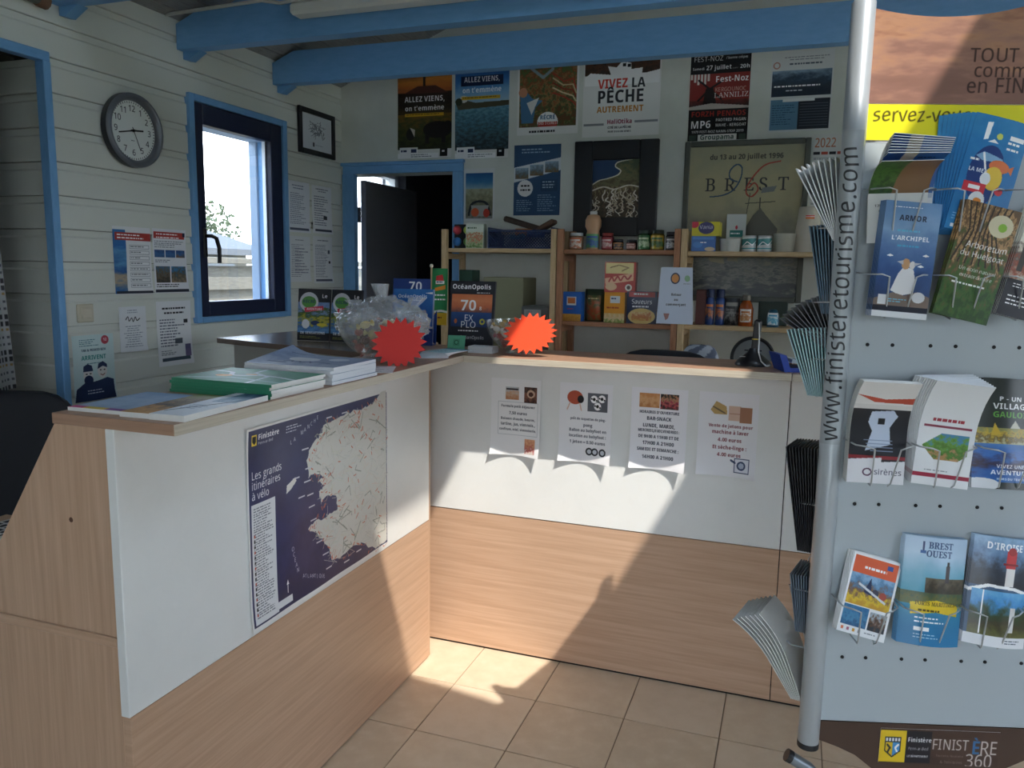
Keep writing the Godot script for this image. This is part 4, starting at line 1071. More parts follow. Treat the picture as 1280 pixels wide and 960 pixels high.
# roof slopes: left one boarded, right one with the roof window the sun comes through
func build_roof() -> void:
	var c := frame_of("ceiling")
	var slope := 0.404
	var grey_board := grained(hexc("8b8a88"), hexc("989794"), hexc("a5a4a0"), Vector3(1, 8, 1), 31, 0.7)
	var ridge := Vector2(0.1, 3.888)
	var an := atan(slope)
	# boards running front to back
	var bm := Geo.new().box(Vector3.ZERO, Vector3(0.104, 0.016, 7.0), 0.003, 2).mesh()
	var m := 31
	for i in m:
		var s := (i + 0.5) * 0.108
		part(c, "board", bm, grey_board, Vector3(LEFT_X - 0.05 + cos(an) * s, 2.688 + sin(an) * s, -1.2), Vector3(0, 0, rad_to_deg(an)))
	var g := Geo.new()
	var out := func(x0: float, x1: float, z0: float, z1: float, right: bool):
		var f := func(x): return ridge.y - slope * (x - ridge.x) if right else ridge.y + slope * (x - ridge.x)
		g.extrude(PackedVector2Array([Vector2(x0, f.call(x0) + 0.01), Vector2(x1, f.call(x1) + 0.01), Vector2(x1, f.call(x1) + 0.13), Vector2(x0, f.call(x0) + 0.13)]), z1 - z0, Transform3D(Basis(), Vector3(0, 0, z0)))
	out.call(-3.1, 0.1, -4.8, 2.5, false)
	var hole := Rect2(0.32, -1.615, 0.78, 0.924)
	out.call(0.1, hole.position.x, -4.8, 2.5, true)
	out.call(hole.end.x, 3.25, -4.8, 2.5, true)
	out.call(hole.position.x, hole.end.x, -4.8, hole.position.y, true)
	out.call(hole.position.x, hole.end.x, hole.end.y, 2.5, true)
	part(c, "roof_slab", g, flat(hexc("d8d6d0"), 0.8))
	# roof window: frame and pane lying in the slope
	var w := frame_of("window_4")
	var fx := Transform3D(Basis(Vector3(0, 0, 1), -an), Vector3(hole.get_center().x, ridge.y - slope * (hole.get_center().x - ridge.x) + 0.14, hole.get_center().y))
	var L2 := hole.size.x / cos(an)
	var fr := Geo.new()
	for s in [-1, 1]:
		fr.box(Vector3(s * (L2 / 2 + 0.03), 0, 0), Vector3(0.05, 0.03, hole.size.y + 0.12), 0.004, 2, fx)
		fr.box(Vector3(0, 0, s * (hole.size.y / 2 + 0.03)), Vector3(L2 + 0.1, 0.03, 0.05), 0.004, 0, fx)
	part(w, "casement", fr, pine)
	part(w, "pane", Geo.new().box(Vector3.ZERO, Vector3(L2 + 0.02, 0.004, hole.size.y + 0.02), 0, 0, fx), mats["pane"])
	# tie beams with cut ends, and the rafters above them
	for z in [-3.152, -3.886, -2.47]:
		var b := thing("tie_beam", {-3.152: "blue painted roof tie beam carrying the strip light", -3.886: "blue painted roof tie beam just above the posters", -2.47: "blue painted roof tie beam nearest above the clock"}[z], "beam", Vector3(0, 0, z), 0, "roof beams")
		part(b, "beam", Geo.new().extrude(PackedVector2Array([Vector2(LEFT_X, 2.565), Vector2(2.99, 2.565), Vector2(2.99, 2.69), Vector2(2.86, 2.735), Vector2(-2.70, 2.735), Vector2(LEFT_X, 2.68)]), 0.07, Transform3D(Basis(), Vector3(0, 0, -0.07))), blue)
		part(b, "bracket", Geo.new().extrude(PackedVector2Array([Vector2(LEFT_X, 2.53), Vector2(LEFT_X + 0.03, 2.525), Vector2(LEFT_X + 0.10, 2.565), Vector2(LEFT_X, 2.565)]), 0.05, Transform3D(Basis(), Vector3(0, 0, -0.09))), blue)
		if z > -3.8:
			var ra := PackedVector2Array([Vector2(-2.55, 2.735), Vector2(-2.3, 2.735), Vector2(0.05, 3.68), Vector2(0.05, 3.84)])
			part(b, "rafter", Geo.new().extrude(ra, 0.06, Transform3D(Basis(), Vector3(0, 0, -0.065))), blue)
	var st := thing("strip_light", "cream fluorescent strip light fixed along the blue beam", "lamp", Vector3(-1.1, 2.633, -3.09))
	part(st, "housing", Geo.new().box(Vector3(0, 0.075, -0.01), Vector3(2.06, 0.05, 0.1), 0.006), flat(hexc("d8d8d0"), 0.5))
	part(st, "diffuser", Geo.new().box(Vector3(0, 0.026, -0.005), Vector3(2.08, 0.052, 0.085), 0.012), flat(hexc("dcdcd2"), 0.35))
	part(st, "cable", Geo.new().tube([Vector3(-1.03, 0.07, 0), Vector3(-1.1, 0.06, 0.01), Vector3(-1.2, 0.08, 0.01), Vector3(-1.75, 0.07, 0.0)], 0.008), flat(hexc("c8c8c0"), 0.5))
	var cd := thing("conduit", "dark rusty pipe end under the eaves beside the beam", "pipe", Vector3(LEFT_X + 0.03, 2.555, -2.40))
	part(cd, "tube", Geo.new().tube([Vector3(0, 0.02, 0.35), Vector3(0, 0.0, 0.0)], 0.022, 10), flat(hexc("5a5c54"), 0.6))
	part(cd, "collar", Geo.new().tube([Vector3(0, 0.0, 0.01), Vector3(0, -0.003, -0.03)], 0.028, 10), flat(hexc("7a5c48"), 0.7))


func build_window() -> void:
	var w := frame_of("window_1")
	var a := LEFT_X
	var y0 := 1.262
	var y1 := 2.382
	var z0 := -3.985
	var z1 := -3.2
	# blue casing round the opening
	part(w, "casing", Geo.new().bar(Vector3(a - 0.02, y0, z1 - 0.034), Vector3(a + 0.02, y1, z1), 0.003, 1), blue)
	part(w, "casing", Geo.new().bar(Vector3(a - 0.02, y0, z0), Vector3(a + 0.02, y1, z0 + 0.04), 0.003, 1), blue)
	part(w, "casing", Geo.new().bar(Vector3(a - 0.02, y1 - 0.034, z0 + 0.04), Vector3(a + 0.02, y1, z1 - 0.034), 0.003, 2), blue)
	part(w, "casing", Geo.new().bar(Vector3(a - 0.02, y0, z0 + 0.04), Vector3(a + 0.024, y0 + 0.03, z1 - 0.034), 0.003, 2), blue)
	# dark sash
	var s0 := z0 + 0.04
	var s1 := z1 - 0.034
	var b0 := y0 + 0.03
	var b1 := y1 - 0.034
	for r in [[b0, b1, s1 - 0.068, s1], [b0, b1, s0, s0 + 0.1], [b1 - 0.1, b1, s0 + 0.1, s1 - 0.068], [b0, b0 + 0.076, s0 + 0.1, s1 - 0.068]]:
		part(w, "sash", Geo.new().bar(Vector3(a - 0.045, r[0], r[2]), Vector3(a + 0.008, r[1], r[3]), 0.004, 1), navy_sash)
	part(w, "pane", Geo.new().bar(Vector3(a - 0.03, b0 + 0.07, s0 + 0.09), Vector3(a - 0.026, b1 - 0.09, s1 - 0.06)), mats["pane"])
	part(w, "seal", Geo.new().bar(Vector3(a - 0.05, b0 + 0.074, s0 + 0.098), Vector3(a - 0.03, b1 - 0.098, s0 + 0.107)), flat(hexc("eef0f2"), 0.4))
	# reveal boards outside the glass: blue, then pale
	for r in [[b0, b1, s0 + 0.04, s0 + 0.092], [b0, b1, s1 - 0.062, s1 - 0.01]]:
		part(w, "reveal", Geo.new().bar(Vector3(a - 0.092, r[0], r[2]), Vector3(a - 0.047, r[1], r[3]), 0.003, 1), blue)
		part(w, "stop", Geo.new().bar(Vector3(a - 0.145, r[0], r[2]), Vector3(a - 0.093, r[1], r[3] + (0.012 if r[2] < -3.5 else 0.0)), 0.003, 1), flat(hexc("9fb2c8"), 0.5))
	part(w, "stop", Geo.new().bar(Vector3(a - 0.145, b1 - 0.1, s0 + 0.05), Vector3(a - 0.05, b1 - 0.03, s1 - 0.02), 0.003, 2), flat(hexc("9fb2c8"), 0.5))
	part(w, "sill", Geo.new().bar(Vector3(a - 0.22, b0, s0 + 0.05), Vector3(a - 0.05, b0 + 0.03, s1 - 0.02), 0.003, 2), flat(hexc("9fb2c8"), 0.5))
	# lever handle
	var hd := flat(hexc("15161c"), 0.3)
	var h := part(w, "handle", Geo.new().box(Vector3(a + 0.014, 1.665, s1 - 0.045), Vector3(0.012, 0.15, 0.026), 0.005), hd)
	part(h, "lever", Geo.new().tube([Vector3(a + 0.02, 1.70, s1 - 0.045), Vector3(a + 0.052, 1.70, s1 - 0.048), Vector3(a + 0.058, 1.69, s1 - 0.075), Vector3(a + 0.055, 1.64, s1 - 0.098), Vector3(a + 0.052, 1.565, s1 - 0.10)], 0.0105, 8), hd)


func build_back_door() -> void:
	var d := frame_of("door_1")
	var z := BACK_Z
	part(d, "jamb", Geo.new().bar(Vector3(-2.829, 0, z - 0.03), Vector3(-2.741, 2.154, z + 0.02), 0.003, 1), blue)
	part(d, "jamb", Geo.new().bar(Vector3(-2.043, 0, z - 0.15), Vector3(-1.973, 2.154, z + 0.02), 0.003, 1), blue)
	part(d, "head", Geo.new().bar(Vector3(-2.824, 2.154, z - 0.15), Vector3(-1.973, 2.205, z + 0.02), 0.003, 0), blue)
	part(d, "cornice", Geo.new().bar(Vector3(-2.835, 2.205, z), Vector3(-1.965, 2.225, z + 0.03), 0.003, 0), blue)
	part(d, "leaf", Geo.new().bar(Vector3(-2.775, 0.01, -5.48), Vector3(-2.735, 2.13, -4.72), 0.004, 1), flat(hexc("85868c"), 0.5))
	for y in [1.85, 1.1, 0.3]:
		part(d, "hinge", Geo.new().tube([Vector3(-2.75, y, -4.66), Vector3(-2.75, y + 0.1, -4.66)], 0.011, 8), flat(hexc("22242c"), 0.4))
	# the dark store room behind it, with a small window high on its left side
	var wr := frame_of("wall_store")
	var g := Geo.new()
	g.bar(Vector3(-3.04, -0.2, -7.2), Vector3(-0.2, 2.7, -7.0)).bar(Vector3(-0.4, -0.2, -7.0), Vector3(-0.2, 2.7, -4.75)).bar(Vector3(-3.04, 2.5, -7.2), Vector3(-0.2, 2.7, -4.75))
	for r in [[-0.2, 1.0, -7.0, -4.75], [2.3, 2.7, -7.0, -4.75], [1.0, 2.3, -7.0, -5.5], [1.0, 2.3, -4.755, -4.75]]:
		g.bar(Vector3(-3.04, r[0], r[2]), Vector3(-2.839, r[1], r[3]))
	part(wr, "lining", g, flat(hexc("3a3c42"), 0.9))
	var wn := frame_of("window_5")
	part(wn, "casement", Geo.new().bar(Vector3(-2.98, 2.22, -5.5), Vector3(-2.9, 2.3, -4.756)).bar(Vector3(-2.98, 1.0, -5.5), Vector3(-2.9, 2.3, -5.44)).bar(Vector3(-2.98, 1.0, -5.5), Vector3(-2.9, 1.06, -4.756)), flat(hexc("e0e4e6"), 0.5))
	part(wn, "pane", Geo.new().bar(Vector3(-2.945, 1.0, -5.5), Vector3(-2.94, 2.3, -4.756)), mats["pane"])
	var sw2 := thing("wall_switch", "small white switch on the dark store room wall", "switch", Vector3(-2.52, 1.9, -6.995))
	part(sw2, "plate", Geo.new().box(Vector3(0, 0, 0.005), Vector3(0.085, 0.085, 0.012), 0.003), flat(hexc("dcdcd4"), 0.5))
	var rk := thing("metal_cabinet", "dark blue metal cabinet in the unlit store room", "cabinet", Vector3(-2.2, 0, -6.7))
	part(rk, "body", Geo.new().bar(Vector3(-0.35, 0, -0.25), Vector3(0.5, 1.7, 0.25), 0.006), flat(hexc("2c3850"), 0.5))
	part(rk, "door", Geo.new().bar(Vector3(-0.34, 0.02, 0.25), Vector3(0.07, 1.68, 0.262), 0.003), flat(hexc("34405a"), 0.5))
	part(rk, "door", Geo.new().bar(Vector3(0.08, 0.02, 0.25), Vector3(0.49, 1.68, 0.262), 0.003), flat(hexc("34405a"), 0.5))


func build_outside() -> void:
	built("ground", Geo.new().bar(Vector3(-45, -0.35, -45), Vector3(45, -0.2, 45)), flat(hexc("8b8a78"), 0.95))
	var fence_wood := grained(hexc("5c574c"), hexc("736d60"), hexc("857e70"), Vector3(0.8, 7, 1), 41, 0.85)
	var f := thing("plank_fence", "weathered grey horizontal plank fence outside the window", "fence", Vector3(-5.0, -0.2, 0))
	var bm := Geo.new().box(Vector3.ZERO, Vector3(0.022, 0.115, 7.0), 0.003, 2).mesh()
	for k in 17:
		part(f, "board", bm, fence_wood, Vector3(0.02 if k % 2 else -0.02, 0.06 + k * 0.102, -6.5))
	part(f, "cap", Geo.new().box(Vector3(0, 1.80, -6.5), Vector3(0.12, 0.055, 7.0), 0.004, 2), fence_wood)
	for k in 5:
		part(f, "post", Geo.new().box(Vector3(-0.055, 0.88, -9.9 + k * 1.7), Vector3(0.07, 1.76, 0.09), 0.004, 1), fence_wood)
	var h := thing("neighbour_house", "low house with grey hipped slate roof beyond the fence", "house", Vector3(-11.0, -0.2, -10.0))
	part(h, "wall", Geo.new().bar(Vector3(-2, 0, -1.45), Vector3(2, 2.05, 6.0)), flat(hexc("5e5a52"), 0.9))
	var hr := Geo.new()
	var e := [Vector3(2.3, 2.02, -1.75), Vector3(2.3, 2.02, 6.3), Vector3(-2.3, 2.02, 6.3), Vector3(-2.3, 2.02, -1.75)]
	var t0 := Vector3(0, 3.05, 0.7)
	var t1 := Vector3(0, 3.05, 3.9)
	var inn := Vector3(0, 2.3, 2.2)
	hr.face([e[1], e[0], t0, t1], inn, Transform3D()); hr.face([e[3], e[2], t1, t0], inn, Transform3D()); hr.face([e[0], e[3], t0], inn, Transform3D()); hr.face([e[2], e[1], t1], inn, Transform3D()); hr.face([e[0], e[1], e[2], e[3]], inn, Transform3D())
	part(h, "roof", hr, flat(hexc("3c4048"), 0.7))
	part(h, "fascia", Geo.new().bar(Vector3(2.27, 1.93, -1.75), Vector3(2.32, 2.03, 6.3)), flat(hexc("4a4c50"), 0.7))
	part(h, "window", Geo.new().bar(Vector3(2.0, 1.1, -1.1), Vector3(2.03, 1.9, -0.3)), flat(hexc("5a6068"), 0.4))
	for tr in [[Vector3(-15.5, -0.2, -16.8), 2.55, "nearer rounded tree showing over the slate roof", 61], [Vector3(-20.5, -0.2, -15.0), 3.0, "farther rounded tree behind the slate roof", 62]]:
		var t := thing("garden_tree", tr[2], "tree", tr[0])
		part(t, "trunk", Geo.new().tube([Vector3.ZERO, Vector3(0, tr[1] * 0.8, 0)], 0.12, 8, 0.05), flat(hexc("5a4a3a"), 0.9))
		var lf := Geo.new()
		rng.seed = tr[3]
		for i in 1600:
			var p := Vector3(rng.randfn(), rng.randfn() * 0.6, rng.randfn()).normalized() * rng.randf_range(0.7, 1.6)
			p = p * Vector3(1.0, 0.75, 1.15) + Vector3(0, tr[1] + 0.1, 0)
			var u := Vector3(rng.randfn(), rng.randfn(), rng.randfn()).normalized() * 0.085
			var w2 := u.cross(Vector3(rng.randfn(), rng.randfn(), rng.randfn())).normalized() * 0.042
			lf.quad(p - u, p + w2, p + u, p - w2)
		var fo := part(t, "foliage", lf, flat(hexc("3c472c"), 0.8))
		fo.set_meta("kind", "stuff")


# ---------------------------------------------------------------- counter
func build_counter() -> void:
	var dark := flat(hexc("2a2622"), 0.8)
	var yb := 1.2137
	# left unit: white panel over a wood panel, sloping end panel
	var a := thing("counter_unit", "left counter unit with white panel carrying the big map", "counter")
	part(a, "white_panel", Geo.new().bar(Vector3(-1.32, 0.577, -2.70), Vector3(-1.296, yb, -1.214), 0.0015), laminate)
	part(a, "wood_panel", Geo.new().bar(Vector3(-1.32, 0.006, -2.70), Vector3(-1.298, 0.575, -1.219), 0.001, 2), oak_h)
	var ez := Transform3D(Basis(), Vector3(0, 0, -1.24))
	part(a, "end_panel", Geo.new().extrude(PackedVector2Array([Vector2(-1.32, yb), Vector2(-1.462, yb), Vector2(-1.765, 0.757), Vector2(-1.32, 0.757)]), 0.022, ez, Rect2(0, 0, 0, 0), 1), oak_v)
	part(a, "end_panel", Geo.new().bar(Vector3(-2.0, 0.006, -1.24), Vector3(-1.32, 0.733, -1.219), 0.001, 1), oak_v)
	part(a, "desk_board", Geo.new().bar(Vector3(-2.0, 0.7345, -2.6), Vector3(-1.3205, 0.756, -1.213), 0.002, 0), oak_h)
	part(a, "desk_wing", Geo.new().bar(Vector3(-2.32, 0.7345, -1.74), Vector3(-2.001, 0.756, -1.213), 0.002, 0), oak_h)
	part(a, "back_panel", Geo.new().bar(Vector3(-1.344, 0.757, -2.70), Vector3(-1.321, yb, -1.241), 0.001, 2), oak_h)
	part(a, "end_cheek", Geo.new().bar(Vector3(-1.46, 0.006, -2.72), Vector3(-1.30, yb, -2.701), 0.001, 1), oak_v)
	part(a, "knot", Geo.new().lathe([Vector2(0.006, 0), Vector2(0.005, 0.0006), Vector2(0.0, 0.0006)], 8, Transform3D(Basis(Vector3(1, 0, 0), PI / 2), Vector3(-1.433, 1.005, -1.218))), flat(hexc("5a3c2c"), 0.7))
	# far unit: two bays with a seam
	var b := thing("counter_unit", "far counter unit with white panel carrying four notices", "counter")
	for s in [[-1.46, 0.0065], [0.0095, 1.3]]:
		part(b, "white_panel", Geo.new().bar(Vector3(s[0], 0.583, -2.875), Vector3(s[1], yb, -2.853), 0.0015), laminate)
		part(b, "wood_panel", Geo.new().bar(Vector3(s[0], 0.009, -2.877), Vector3(s[1], 0.580, -2.8555), 0.001, 0), oak_h)
	part(b, "carcass", Geo.new().bar(Vector3(-1.45, 0.0, -2.995), Vector3(1.29, 1.2, -2.88)), dark)
	part(b, "plinth", Geo.new().bar(Vector3(-1.45, 0.0, -2.88), Vector3(1.29, 0.06, -2.862)), dark)
	# worktops
	var oak_top := grained(hexc("977560"), hexc("a8846c"), hexc("b48f76"), Vector3(0.22, 6, 1), 8, 0.4, 0.016)
	var edge := grained(hexc("b4a894"), hexc("c4b9a6"), hexc("d0c6b4"), Vector3(0.3, 14, 1), 10, 0.45, 0.02)
	var w := thing("worktop", "long oak worktop running from the left end to the corner", "worktop")
	part(w, "board", Geo.new().bar(Vector3(-1.465, yb, -3.02), Vector3(-1.1415, TOP_Y, -1.215), 0.001, 2), oak_top)
	part(w, "edge_band", Geo.new().bar(Vector3(-1.1415, yb, -2.664), Vector3(-1.1395, TOP_Y, -1.215), 0.0006, 2), edge)
	w = thing("worktop", "oak worktop of the far counter with sunlit front edge", "worktop")
	part(w, "board", Geo.new().bar(Vector3(-1.1385, yb, -3.02), Vector3(0.0075, TOP_Y, -2.665), 0.001, 0), oak_top)
	part(w, "edge_band", Geo.new().bar(Vector3(-1.1385, yb, -2.665), Vector3(0.0075, TOP_Y, -2.663), 0.0006, 0), edge)
	w = thing("worktop", "short oak worktop beyond the seam behind the brochure tower", "worktop")
	part(w, "board", Geo.new().bar(Vector3(0.010, yb, -3.02), Vector3(1.3, TOP_Y, -2.665), 0.001, 0), oak_top)
	part(w, "edge_band", Geo.new().bar(Vector3(0.010, yb, -2.665), Vector3(1.3, TOP_Y, -2.663), 0.0006, 0), edge)
	# side table top reaching toward the window
	w = thing("side_worktop", "dark glossy side worktop pointing toward the window", "worktop")
	var top := grained(hexc("6a5a50"), hexc("77675c"), hexc("857468"), Vector3(0.6, 5, 1), 51, 0.22)
	part(w, "board", Geo.new().extrude(PackedVector2Array([Vector2(-2.388, 2.821), Vector2(-1.467, 2.57), Vector2(-1.467, 3.04), Vector2(-2.33, 3.36)]), 0.022, Transform3D(Basis(Vector3(1, 0, 0), -PI / 2), Vector3(0, yb, 0))), top)
	part(w, "front_panel", Geo.new().extrude(PackedVector2Array([Vector2(0, 0), Vector2(0.86, 0), Vector2(0.86, 1.21), Vector2(0, 1.21)]), 0.018, Transform3D(Basis(Vector3.UP, deg_to_rad(-15.2)), Vector3(-2.31, 0, -2.86))), flat(hexc("b4b2aa"), 0.5))
	part(w, "side_panel", Geo.new().bar(Vector3(-2.33, 0, -3.32), Vector3(-2.31, 1.21, -2.87)), flat(hexc("b4b2aa"), 0.5))
	# keyboard on the low desk
	var k := thing("keyboard", "white keyboard with dark keys on the low desk", "keyboard", Vector3(-2.17, 0.7562, -1.50), 84)
	part(k, "body", Geo.new().box(Vector3(0, 0.008, 0), Vector3(0.42, 0.016, 0.14), 0.004), flat(hexc("d4d5d2"), 0.5))
	part(k, "keys", Geo.new().carton(0.40, 0.12, 0.004, cells["keys"], sw("202228"), Transform3D(Basis(Vector3(1, 0, 0), -PI / 2), Vector3(0, 0.017, 0.06))), paper)
	# big map and the notices
	var m := single("map_poster", "large navy map poster of a coastline on white counter panel", "poster", Geo.new().sheet(func(u: float, v: float): return Vector3((u - 0.5) * 0.745, (0.5 - v) * 0.548, 0.003 + 0.002 * sin(u * 19.0) * sin(v * 7.0) + 0.006 * pow(absf(v - 0.5) * 2, 6) * (1.0 - u)), 24, 16, cells["map"]), gloss, Vector3(-1.296, 0.865, -1.992), 90)
	for s in [["breakfast", "breakfast price notice with boxed text on the counter front", -0.995, -1.0], ["games", "notice with red bat and three footballs on the counter front", -0.715, -0.6], ["hours", "notice of opening hours in bold capitals on the counter front", -0.44, -0.2], ["laundry", "notice with washing machine drawing on the counter front", -0.195, 0.3]]:
		var q: float = s[3]
		single("paper_notice", s[1], "notice", Geo.new().sheet(func(u: float, v: float):
			var bow := 0.010 * pow(u, 3) * (0.35 + 0.65 * v) + 0.020 * pow(v, 7) * pow(absf(2 * u - 0.9 + q * 0.05), 2) + 0.004
			return Vector3((u - 0.5) * 0.205, (0.5 - v) * 0.302, bow), 14, 16, cells[s[0]]), paper, Vector3(s[2], 0.984, -2.853), 0, "notices on the counter front")


# ---------------------------------------------------------------- things on the walls
func wall_sheet(called: String, label: String, cat: String, art: String, x: float, y: float, w: float, h: float, left := false, wave := 1.0, m: Material = null) -> void:
	var sh := Geo.new().sheet(func(u: float, v: float): return Vector3((u - 0.5) * w, (0.5 - v) * h, 0.0025 + wave * (0.0015 * sin(u * 7.0 + x * 9.0) * sin(v * 5.0) + 0.006 * pow(v, 8) * u)), 8, 8, cells[art], 0.0005)
	if left:
		single(called, label, cat, sh, m if m else paper, Vector3(LEFT_X + 0.0, y, x), 90)
	else:
		single(called, label, cat, sh, m if m else paper, Vector3(x, y, BACK_Z), 0)

func build_wall_prints() -> void:
	for s in [["wall_poster", "sunset poster with grazing cows above the blue door", "cows", -2.242, 2.497, 0.372, 0.512], ["wall_poster", "poster with blue sky and rippling sea beside the cow poster", "shore", -1.858, 2.489, 0.352, 0.521], ["wall_poster", "colourful poster of an amusement park with red curves", "park", -1.441, 2.56, 0.376, 0.415], ["wall_poster", "white poster about fishing with bold mixed-colour lettering", "fishing", -1.003, 2.55, 0.446, 0.45], ["wall_poster", "blue information sheet with three photos and a white disc", "info", -1.497, 2.090, 0.293, 0.413], ["wall_poster", "black and red dance evening poster with windmill", "festival", -0.459, 2.512, 0.319, 0.461], ["wall_poster", "pale sheet with harbour photo and dark timetable", "town", -0.038, 2.516, 0.311, 0.41], ["wall_calendar", "white wall calendar for 2022 half behind the tower", "calendar", 0.128, 2.07, 0.17, 0.45], ["wall_poster", "small white-edged poster of a beach picnic beside door", "beach", -1.869, 2.011, 0.201, 0.314]]:
		wall_sheet(s[0], s[1], "calendar" if s[0] == "wall_calendar" else "poster", s[2], s[3], s[4], s[5], s[6], false, 1.0, gloss if s[2] in ["cows", "shore"] else null)
	# framed pictures
	for f in [["framed_photo", "black framed aerial photo of a rocky coast", "aerial", -1.015, 2.03, 0.49, 0.54, 0.107, "18191f", 0.03], ["framed_poster", "large grey framed regatta poster with a sailing ship", "regatta", -0.297, 1.838, 0.66, 0.876, 0.03, "55584f", 0.022]]:
		var t := thing(f[0], f[1], "picture", Vector3(f[3], f[4], BACK_Z))
		var w: float = f[5]
		var h: float = f[6]
		var e: float = f[7]
		var m := flat(hexc(f[8]), 0.4)
		for s in [-1, 1]:
			part(t, "frame", Geo.new().box(Vector3(s * (w - e) / 2, 0, f[9] / 2 + 0.001), Vector3(e, h, f[9]), 0.004, 1), m)
			part(t, "frame", Geo.new().box(Vector3(0, s * (h - e) / 2, f[9] / 2 + 0.001), Vector3(w - 2 * e, e, f[9]), 0.004, 0), m)
		part(t, "print", Geo.new().carton(w - 2 * e, h - 2 * e, 0.008, cells[f[2]], sw("e8e8e4"), Transform3D(Basis(), Vector3(0, -h / 2 + e, 0.006))), gloss)
	# left wall sheets: z is given as x
	for s in [["list_a", "upper left text sheet of four between window and door", -4.107, 1.908, 0.222, 0.300], ["list_b", "upper right text sheet of four between window and door", -4.356, 1.909, 0.218, 0.292], ["list_c", "lower left text sheet of four between window and door", -4.107, 1.599, 0.218, 0.272], ["list_d", "lower right text sheet of four between window and door", -4.357, 1.598, 0.213, 0.292], ["tide", "sheet with blue sea strip and red heading under clock", -2.819, 1.567, 0.216, 0.301], ["trips", "sheet with small photos and red heading beside window", -3.049, 1.569, 0.214, 0.301], ["guest", "small white notice with handwritten title below the clock", -2.80, 1.258, 0.155, 0.205], ["pharmacy", "white list sheet with dark footer below the window corner", -3.056, 1.222, 0.226, 0.312], ["portrait", "pale green poster of two bearded men by blue doorway", -2.576, 1.106, 0.214, 0.284]]:
		wall_sheet("wall_notice", s[1], "notice", s[0], s[2], s[3], s[4], s[5], true, 1.6)
	var pf := thing("framed_drawing", "small black framed ink drawing near the corner", "picture", Vector3(LEFT_X, 2.365, -4.302), 90)
	for s in [-1, 1]:
		part(pf, "frame", Geo.new().box(Vector3(s * 0.1775, 0, 0.011), Vector3(0.03, 0.268, 0.02), 0.003), flat(hexc("17181d"), 0.4))
		part(pf, "frame", Geo.new().box(Vector3(0, s * 0.119, 0.011), Vector3(0.325, 0.03, 0.02), 0.003), flat(hexc("17181d"), 0.4))
	part(pf, "print", Geo.new().carton(0.326, 0.21, 0.006, cells["drawing"], sw("e8e8e4"), Transform3D(Basis(), Vector3(0, -0.105, 0.006))), gloss)
	# switch
	var sp := thing("light_switch", "cream rocker light switch beside the blue doorway", "switch", Vector3(LEFT_X, 1.342, -2.542), 90)
	part(sp, "plate", Geo.new().box(Vector3(0, 0, 0.006), Vector3(0.082, 0.078, 0.012), 0.004), flat(hexc("c9c2ac"), 0.5))
	part(sp, "rocker", Geo.new().box(Vector3(0, 0, 0.014), Vector3(0.05, 0.044, 0.008), 0.003), flat(hexc("d0c9b4"), 0.45))
	# clock
	var c := thing("wall_clock", "round wall clock with silver rim and white dial", "clock", Vector3(LEFT_X, 2.139, -2.838), 90)
	var up := Transform3D(Basis(Vector3(1, 0, 0), PI / 2), Vector3.ZERO)
	part(c, "case", Geo.new().lathe([Vector2(0, 0), Vector2(0.156, 0), Vector2(0.16, 0.006), Vector2(0.16, 0.034)], 40, up), flat(hexc("2c2e33"), 0.4))
	part(c, "rim", Geo.new().lathe([Vector2(0.16, 0.034), Vector2(0.157, 0.044), Vector2(0.148, 0.048), Vector2(0.138, 0.044), Vector2(0.130, 0.034), Vector2(0.128, 0.02)], 40, up), flat(hexc("7c8088"), 0.3, 0.5))
	var disc := []
	for i in 36:
		disc.append(Vector2(cos(TAU * i / 36), sin(TAU * i / 36)) * 0.129)
	part(c, "dial", Geo.new().extrude(PackedVector2Array(disc), 0.02, Transform3D(), cells["clock_face"]), paper)
	for hnd in [[0.055, 0.007, 84.0], [0.085, 0.005, 258.0], [0.09, 0.002, 157.0]]:
		part(c, "hand", Geo.new().box(Vector3(0, hnd[0] / 2 - 0.008, 0), Vector3(hnd[1], hnd[0] + 0.016, 0.002), 0, 0, Transform3D(Basis(Vector3(0, 0, 1), deg_to_rad(-hnd[2])), Vector3(0, 0, 0.026))), flat(hexc("121316"), 0.4))
	part(c, "hub", Geo.new().lathe([Vector2(0.006, 0.022), Vector2(0.006, 0.03), Vector2(0, 0.031)], 12, up), flat(hexc("121316"), 0.4))
	# curtain in the doorway
	var ct := thing("door_curtain", "grey curtain with rows of dark dots in the doorway", "curtain", Vector3(LEFT_X - 0.06, 0, 0))
	part(ct, "cloth", Geo.new().sheet(func(u: float, v: float): return Vector3(0.018 * sin(u * 24.0) * (0.4 + v), 2.34 - v * 1.29, -1.5 - u * (0.70 + 0.075 * v)), 40, 20, cells["cloth_dots"], 0.002, sw("c8c8c4")), paper)
	part(ct, "rod", Geo.new().tube([Vector3(0, 2.36, -1.42), Vector3(0, 2.36, -2.42)], 0.01, 8), steel)
	part(ct, "tab", Geo.new().box(Vector3(0, 2.352, -1.8), Vector3(0.026, 0.03, 0.5), 0.005), paper)


